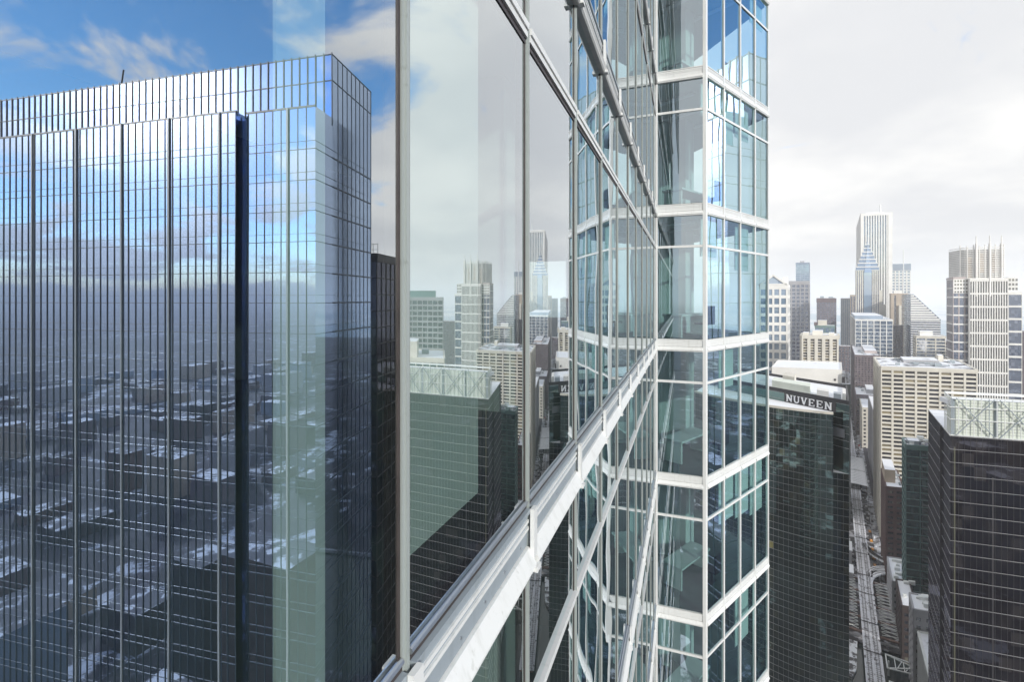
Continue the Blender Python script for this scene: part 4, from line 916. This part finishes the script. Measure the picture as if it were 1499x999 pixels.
def finrun(fr, a0, a1, z0, z1, step, dep, nm='fin', mat=M['finm'], w=.12):
    k = 0; a = a0
    while a <= a1:
        mb = MB(); mb.fbox(fr, a - w / 2, a + w / 2, 0, dep, z0, z1); mb.build(nm, mat, FT); a += step; k += 1
finrun(fr1, 1.3, tN, 60, zLow, 1.25, .07, w=.08); finrun(fr2, .0, 66, 60, zLow, 1.27, .09, w=.09); finrun(fr3, .0, 82, zLow - 1, zUp + .1, 1.27, .13, w=.11)
finrun(fr3s, .0, 11.5, 60, zUp, 1.3, .05, w=.08)
for a in (3.9,): mb = MB(); mb.fbox(fr1, a, a + .26, 0.01, .18, 60, zLow + .05); mb.build('column_cover', M['finw'], FT)
for a in (2.4, 10.6, 18.8, 27.2, 35.8, 44.6, 53.6): mb = MB(); mb.fbox(fr2, a, a + .26, 0.01, .20, 60, zLow + .05); mb.build('column_cover', M['finw'], FT)
for j in range(32):
    z = zLow - 5.3 - j * 3.9; mb = MB()
    for fr in (fr1, fr2, fr1s):
        for dz, hw in ((0, .04), (1.0, .018)): mb.fbox(fr, 0, fr.L, 0, .05, z + dz - hw, z + dz + hw)
    mb.fbox(fr3s, 0, fr3s.L, 0, .06, z - .1, z + .1); mb.build('floor_line', M['finm'], FT)
for z in (zUp - 3.6, zUp - .1): mb = MB(); mb.fbox(fr3, 0, fr3.L, 0, .07, z - .06, z + .06); mb.fbox(fr3s, 0, fr3s.L, 0, .06, z - .06, z + .06); mb.build('floor_line', M['finm'], FT)
for fr in (fr1, fr2): mb = MB(); mb.fbox(fr, 0, fr.L, -.2, .06, zLow - .1, zLow + .15); mb.build('coping', M['finm'], FT)
# window cleaning davit and plant on its roof
dv = mir(-.815 * 78, 78); mb = MB(); mb.bar((dv.x, dv.y, zUp), (dv.x, dv.y, zUp + 2.2), .3); mb.bar((dv.x, dv.y, zUp + 1.8), (dv.x + 4, dv.y + 1, zUp + 3.4), .25); mb.bar((dv.x, dv.y, zUp + 2), (dv.x - 1.5, dv.y, zUp + 4), .2); mb.build('roof_davit', M['darkm'], FT)
dv = mir(-.655 * 74, 74); mb = MB(); mb.box(dv.x - 1, dv.x + 1, dv.y - 1, dv.y + 1, zUp - .5, zUp + 1.6); mb.build('roof_unit', M['greyst'], FT)
# dark neighbour behind it
def mbuild(name, label, xl, xr, Y, z1, dpt, glass, wall, bay, flo, pw, pp, sh, sp, beta=-72, roof='roofw', gam=-8.5, **k):
    d = mdir(beta); A_ = Vector((px(xr, Y), Y)); L = along(A_, d, xl); B_ = A_ + d * L; dd = mdir(gam)
    q = [A_, B_, B_ + dd * dpt, A_ + dd * dpt]; fp_ = [mir(p.x, p.y) for p in q]
    th = thing(name, label, 'building', (*fp_[0], 0)); gridmass(th, fp_, 0, z1, glass, wall, bay, flo, pw, pp, sh, sp, roof=roof, faces=(0, 1, 3), **k); return th, fp_
th, f_ = mbuild('dark_neighbour_tower', 'dark glass tower with railing on its roof behind the finned tower', 490, 552, 112, H + 10.2, 17, G['black'], M['darkm'], 3, 3.9, .2, .15, .3, .1, gam=8)
mb = MB(); fr = Fr(f_[0], f_[1])
for k in range(14): mb.bar(fr.p(k * 1.3, -.5, H + 10), fr.p(k * 1.3, -.5, H + 13), .12)
mb.bar(fr.p(0, -.5, H + 12.8), fr.p(17, -.5, H + 12.8), .12); mb.bar(fr.p(0, -.5, H + 11.5), fr.p(17, -.5, H + 11.5), .1); mb.build('railing', M['steelw'], th)
th, f_ = mbuild('flat_tower', 'dark grey flat topped tower showing in the window reflection left of the crowned one', 540, 648, 330, H + .5, 40, G['green'], M['greyst'], 4, 3.8, .6, .3, 1.2, .25, roof='roof')
penthouse(th, f_, .1, .5, .2, .8, H + .5, 5, M['green'])
th, f_ = mbuild('stepped_block', 'white roofed glass block in front of the flat topped tower in the reflection', 520, 650, 235, H - 30, 40, G['teal'], M['cream2'], 4, 3.9, .5, .3, 1.1, .25)
penthouse(th, f_, .3, .7, .1, .6, H - 30, 8, M['cream']); clutter(th, f_, H - 30, 6, 4)

# low-rise city all round behind the camera
rng = random.Random(11); mats_ = [M['brick2'], M['greyst'], M['tan'], M['bluem'], M['brick'], M['darkm']]
def block(c, w, d, h, dark=False):
    q = [c, c + S_ * w, c + S_ * w + E_ * d, c + E_ * d]
    th = thing('city_block', 'snow roofed city building on the plain behind the camera', 'building', (c.x, c.y, 0), 'buildings spread over the plain behind the towers')
    mb = MB(); prism(mb, [tuple(p) for p in q], 0, h, top=False); mb.build('wall', M['darkm'] if dark and rng.random() < .6 else rng.choice(mats_), th)
    mb = MB(); mb.quad([(p.x, p.y, h) for p in q]); mb.build('roof', M['roofd'] if dark else rng.choice([M['roof'], M['roofd'], M['roofd'], M['roofd'], M['citysnow']]), th)
pc_ = mir(-.57 * 55, 55); cnt = 0
for iu in range(0, -26, -1):
    for iv in range(-8, 40):
        c = Vector(pc_) + E_ * (iu * 74 - 60 + rng.uniform(-8, 8)) + S_ * (iv * 62 + rng.uniform(-8, 8)); dlt = c - Vector(pc_)
        bb = math.degrees(math.atan2(dlt.x, dlt.y)) % 360; r = dlt.length
        if not (138 < bb < 182) or not (120 < r < 1500) or rng.random() < .35 or cnt > 170: continue
        block(c, rng.uniform(16, 44), rng.uniform(18, 56), rng.choice([8, 12, 16, 24, 36]) * rng.uniform(.8, 1.3) * (1 if r > 420 else 1.6) if r > 240 else rng.uniform(50, 105), r < 300); cnt += 1
for k in range(60):  # unseen blocks added so their bright snow roofs mottle the curved tower's glass
    bb = rng.uniform(225, 300); r = rng.uniform(90, 520); c = bdir(bb).xy * r
    if abs((c - T0).dot(S_)) > 26 or True: block(c, rng.uniform(18, 40), rng.uniform(18, 50), rng.uniform(10, 55))
for k in range(30):
    bb = rng.uniform(190, 370); r = rng.uniform(500, 2600); c = bdir(bb).xy * r; block(c, rng.uniform(20, 60), rng.uniform(20, 60), rng.uniform(12, 60))
# ------------------------------------------------------------------ our own glass tower
OT = thing('glass_tower', 'white framed glass tower at arm length with a projecting corner bay', 'skyscraper', (FP.x, FP.y, 0))
P960 = FP; bdF = mdir(110.05); P1033 = P960 + bdF * 1.39; bB = mdir(48.1); P1125 = P1033 + bB * 4.72
FBACK = P960 - FD * 60
PW = 1.283                                    # facade module
a590 = (Vector((px(590.5, 1.575), 1.575)) - P960).dot(-FD)      # a mullion falls exactly there
offs = a590 % PW
cols = [0.0] + [offs + PW * k for k in range(0, 46) if offs + PW * k > .3]
frF = Fr(P960, P960 - FD * 60); frF.n = FN if FN.dot(-P960) > 0 else -FN
frF.n = Vector((FD.y, -FD.x))                  # towards the camera side
frC = Fr(P960, P1033, (0, 0)); frB = Fr(P1033, P1125, (20, 0))
BT = -1.19                                     # top of the band by the camera's floor, relative to the eye
KS = range(-5, 5)
parts = []
def pane(fr, a0, a1, z0, z1, mat, jit=.0):
    mb = MB(); r = [random.uniform(-jit, jit) for _ in range(3)]
    p = [fr.p(a0, r[0], z0), fr.p(a1, r[1], z0), fr.p(a1, r[2], z1), fr.p(a0, r[0] + r[2] - r[1], z1)]
    mb.quad(p, [(a0, z0), (a1, z0), (a1, z1), (a0, z1)]); parts.append(('glass_pane', mb, mat))
def near(a): return P960.y - a * FD.y < 3.9
for k in KS:
    zt = H + BT + 4 * k
    for i in range(len(cols) - 1):
        a0, a1 = cols[i], cols[i + 1]
        if a0 > 21: break
        mt = M['glass_flat'] if P960.y - a1 * FD.y < 3.2 else M['glass_wavy']
        jt = 0.0004 if mt == M['glass_flat'] else .0016
        pane(frF, a0, a1, zt, zt + 2.72, mt, jt); pane(frF, a0, a1, zt + 2.72, zt + 3.62, mt, jt)
    pane(frC, 0, 1.39, zt, zt + 2.72, M['glass_bay'], .002); pane(frC, 0, 1.39, zt + 2.72, zt + 3.62, M['glass_bay'], .002)
    for i in range(4):
        pane(frB, i * 1.18, (i + 1) * 1.18, zt, zt + 2.72, M['glass_bay'], .003); pane(frB, i * 1.18, (i + 1) * 1.18, zt + 2.72, zt + 3.62, M['glass_bay'], .003)
zlo = H + BT + 4 * KS[0] - .38; zhi = H + BT + 4 * (KS[-1] + 1)
# mullions with dark gaskets
for a in cols:
    if a > 21: break
    mb = MB(); mb.fbox(frF, a - .022, a + .022, -.06, .012, zlo, zhi); mb.fbox(frF, a - .009, a + .009, .012, .020, zlo, zhi); parts.append(('mullion', mb, M['alum']))
    mb = MB(); mb.fbox(frF, a - .036, a - .022, -.05, .004, zlo, zhi); mb.fbox(frF, a + .022, a + .036, -.05, .004, zlo, zhi); parts.append(('gasket', mb, M['gasket']))
for fr, aa in ((frC, (.03,)), (frB, (1.18, 2.36, 3.54, 4.69))):
    for a in aa: mb = MB(); mb.fbox(fr, a - .035, a + .035, -.06, .03, zlo, zhi); parts.append(('mullion', mb, M['alu']))
mb = MB(); c = P1033; q = [tuple(c + frC.d * -.07 + frC.n * .035), tuple(c + frC.n * .035 + frB.n * .02), tuple(c + frB.d * .07 + frB.n * .035), tuple(c + frB.d * .07 - frB.n * .06), tuple(c - frC.d * .07 - frC.n * .06)]
prism(mb, q, zlo, zhi); parts.append(('corner_mullion', mb, M['alu']))
# transoms and bands, run by run
def profile(fr, a0, a1, zt, big):
    tr = MB(); z = zt + 2.72
    if big:
        tr.fbox(fr, a0, a1, -.03, .030, z + .012, z + .050); tr.fbox(fr, a0, a1, -.03, .020, z - .030, z + .010)
        parts.append(('transom', tr, M['alu'])); g_ = MB(); g_.fbox(fr, a0, a1, -.03, .006, z - .062, z - .031); parts.append(('transom_shadow_gap', g_, M['gasket']))  # dark strip painted in for the shadow gap under the transom rails
    else:
        tr.fbox(fr, a0, a1, -.03, .028, z - .035, z + .035); parts.append(('transom', tr, M['alu']))
    b = MB(); b.fbox(fr, a0, a1, -.05, .034, zt - .045, zt - .020); b.fbox(fr, a0, a1, -.05, .016, zt - .23, zt - .046)
    if big: parts.append(('spandrel', b, M['alu2'])); b = MB()
    b.fbox(fr, a0, a1, 0.0, .026, zt - .100, zt - .082); b.fbox(fr, a0, a1, 0.0, .026, zt - .140, zt - .122)
    parts.append(('spandrel_ridge' if big else 'spandrel', b, M['alu']))  # white ridges on the grey spandrel carry bullnose highlights in their colour
    s = MB()
    pr = [(-.05, zt - .232), (.030, zt - .240), (.075, zt - .330), (.060, zt - .352), (.060, zt - .366), (.045, zt - .38), (-.05, zt - .38)]
    for (b0, z0), (b1, z1) in zip(pr[:-1], pr[1:]): s.quad([fr.p(a0, b0, z0), fr.p(a1, b0, z0), fr.p(a1, b1, z1), fr.p(a0, b1, z1)])
    for a in (a0, a1): s.quad([fr.p(a, b0, z0) for b0, z0 in pr])
    parts.append(('sill_plate', s, M['alu']))
    if big and a1 < 14 and P960.y - a1 * FD.y < 6 and abs(zt - H - BT) < .1:
        for q_ in range(5):
            a = a0 + (a1 - a0) * (q_ + .5) / 5; n_ = MB(); n_.tube([fr.p(a, .012, zt - .19), fr.p(a, .021, zt - .19)], .006, 8); parts.append(('screw', n_, M['steel']))
    if big:
        r = MB(); r.tube([fr.p(a0, .010, zt + .012), fr.p(a1, .010, zt + .012)], .012, 8); parts.append(('sill_rail', r, M['steel']))
        g_ = MB(); g_.fbox(fr, a0, a1, -.03, .012, zt - .019, zt + .001); parts.append(('sill_gasket', g_, M['gasket']))
for k in KS:
    zt = H + BT + 4 * k
    for i in range(len(cols) - 1):
        if cols[i] > 21: break
        profile(frF, cols[i] + .024, cols[i + 1] - .024, zt, True)
        b = MB(); a = cols[i + 1]; b.fbox(frF, a - .030, a + .030, .036, .060, zt - .30, zt - .02); b.fbox(frF, a - .034, a + .034, .03, .082, zt - .375, zt - .345); parts.append(('bracket', b, M['alu']))
    profile(frC, .066, 1.32, zt, False)
    for i in range(4): profile(frB, i * 1.18 + (.07 if i == 0 else .036), (i + 1) * 1.18 - .036, zt, False)
# interior: slabs, ceilings, core, blinds, desks
P_r = P1125 + mdir(-15) * 14; P_b = P_r + mdir(-70) * 26; Fb2 = FBACK - FN * 30
inset = [P960 - FN * .12 - FD * 0 , P1033 - frC.n * .12 - frB.n * .05, P1125 - frB.n * .12, P_r, P_b, Fb2, FBACK - FN * .12]
inset[0] = P960 - FN * .12 - frC.n * .12
for k in range(KS[0], KS[-1] + 2):
    zt = H + BT + 4 * k
    mb = MB(); prism(mb, [tuple(p) for p in inset][::1], zt - .36, zt - .06, top=False)
    mb.quad([(*p, zt - .06) for p in inset]); mb.quad([(*p, zt - .36) for p in inset][::-1], mi=1); mb.build('floor_slab', [M['floor_in'], M['ceil_in']], OT)
mb = MB(); cw = [P960 - FN * 5.5 + FD * 2.5, P960 - FN * 5.5 - FD * 50, P960 - FN * 20 - FD * 50, P960 - FN * 20 + FD * 6]; prism(mb, [tuple(p) for p in cw], zlo, zhi); mb.build('core_wall', M['core_in'], OT)
for a in (2.5, 9.8, 17.0):
    mb = MB(); mb.fbox(frF, a - .3, a + .3, -1.6, -1.0, zlo, zhi); mb.build('column', M['ceil_in'], OT)
mb = MB(); mb.fbox(frB, 2.6, 3.2, -2.6, -2.0, zlo, zhi); mb.build('column', M['ceil_in'], OT)
aB0 = 0
def wall_a(x):                                # facade coordinate whose photo column is x
    d = -FD; k = (x - CX) / F; return (k * P960.y - P960.x) / (d.x - k * d.y)
for (x0, x1, zb0, zb1, kk) in ((441, 510, -1.18, 2.55, 0), (601, 722, -.95, 2.55, 0)):
    mb = MB(); mb.fbox(frF, wall_a(x1), wall_a(x0), -.09, -.08, H + zb0, H + zb1); mb.build('roller_blind', M['blind'], OT)
rb = random.Random(3)
for k in KS:
    zt = H + BT + 4 * k
    for i in range(len(cols) - 1):
        if 1 < i < 14 and rb.random() < .3 and not (k == 0 and cols[i] > 9):
            h = rb.uniform(.5, 2.2); mb = MB(); mb.fbox(frF, cols[i] + .07, cols[i + 1] - .07, -.16, -.15, zt + 3.5 - h, zt + 3.55); mb.build('roller_blind', M['blind'], OT)
    for i in range(4):
        if rb.random() < .5: h = rb.uniform(.4, 2.0); mb = MB(); mb.fbox(frB, i * 1.18 + .06, (i + 1) * 1.18 - .06, -.2, -.19, zt + 3.5 - h, zt + 3.55); mb.build('roller_blind', M['blind'], OT)
    # a long counter and a partition on each floor of the bay
    mb = MB(); mb.fbox(frB, .5, 2.4, -1.7, -1.0, zt + .62, zt + .68); mb.fbox(frB, .55, .62, -1.65, -1.05, zt - .05, zt + .62); mb.fbox(frB, 2.3, 2.37, -1.65, -1.05, zt - .05, zt + .62); mb.build('desk', M['ceil_in'], OT)
    for q_ in range(3):
        mb = MB(); mb.fbox(frB, .6 + q_ * 1.4, .8 + q_ * 1.4, -3.6, -.7, zt + 3.56, zt + 3.60); mb.build('ceiling_panel', M['letter'], OT)
    mb = MB(); ca = 1.0 + (k % 3) * .5; mb.fbox(frB, ca, ca + .45, -.85, -.4, zt + .36, zt + .42); mb.fbox(frB, ca, ca + .45, -.44, -.39, zt + .42, zt + .95); mb.fbox(frB, ca + .2, ca + .25, -.65, -.6, zt - .06, zt + .36); mb.fbox(frB, ca, ca + .45, -.66, -.58, zt - .06, zt - .01); mb.build('chair', M['darkm'], OT)
    mb = MB(); mb.fbox(frC, -3.5, .3, -3.2, -3.1, zt - .06, zt + 3.62); mb.build('partition', M['ceil_in'], OT)
limited(parts, OT, None)
# rest of the tower above and below the floors beside the camera
own = [P960, P1033, P1125, P_r, P_b, Fb2, FBACK]
for z0, z1 in ((0, zlo), (zhi, 262)):
    mb = MB(); prism(mb, [tuple(p) for p in own], z0, z1); mb.build('outer_glazing', G['own'], OT)
mb = MB(); far_ = P960 - FD * 22
prism(mb, [tuple(p) for p in (far_, far_ - FN * 30, Fb2, FBACK)], zlo, zhi); mb.build('outer_glazing', G['own'], OT)
mb = MB()
for j in range(66):
    z = H + BT + 4 * (j - 50)
    if z < 2: continue
    if z < zlo - 1 or z > zhi - 3: 
        for a, b in zip(own, own[1:] + own[:1]):
            fr = Fr(a, b); cc = P960 - FN * 8
            if fr.n.dot(cc - (fr.A + fr.B) / 2) > 0: fr.n = -fr.n
            mb.fbox(fr, 0, fr.L, .003, .05, z - .38, z)
mb.build('outer_band', M['alu'], OT)
mb = MB()
for z0, z1 in ((0, zlo), (zhi, 262)):
    for a in cols: mb.fbox(frF, a - .03, a + .03, .003, .06, z0, z1)
mb.build('outer_mullion', M['alu'], OT, kind='stuff')

# ------------------------------------------------------------------ winter haze
hz = MB(); q = 47000; hz.box(-q, q, -q, q, -1.0, 470.0)
ho = hz.build('haze', bpy.data.materials.new('haze')); ho['kind'] = 'stuff'
m = ho.data.materials[0]; m.use_nodes = True; t = m.node_tree; t.nodes.clear(); o = N(t, 'ShaderNodeOutputMaterial')
pv = N(t, 'ShaderNodeVolumePrincipled'); pv.inputs['Color'].default_value = (0.985, 0.99, 1.0, 1); pv.inputs['Density'].default_value = 0.00015; pv.inputs['Anisotropy'].default_value = 0.0
t.links.new(pv.outputs[0], o.inputs['Volume'])

for o in bpy.data.objects:
    if '_o' in o.keys(): del o['_o']
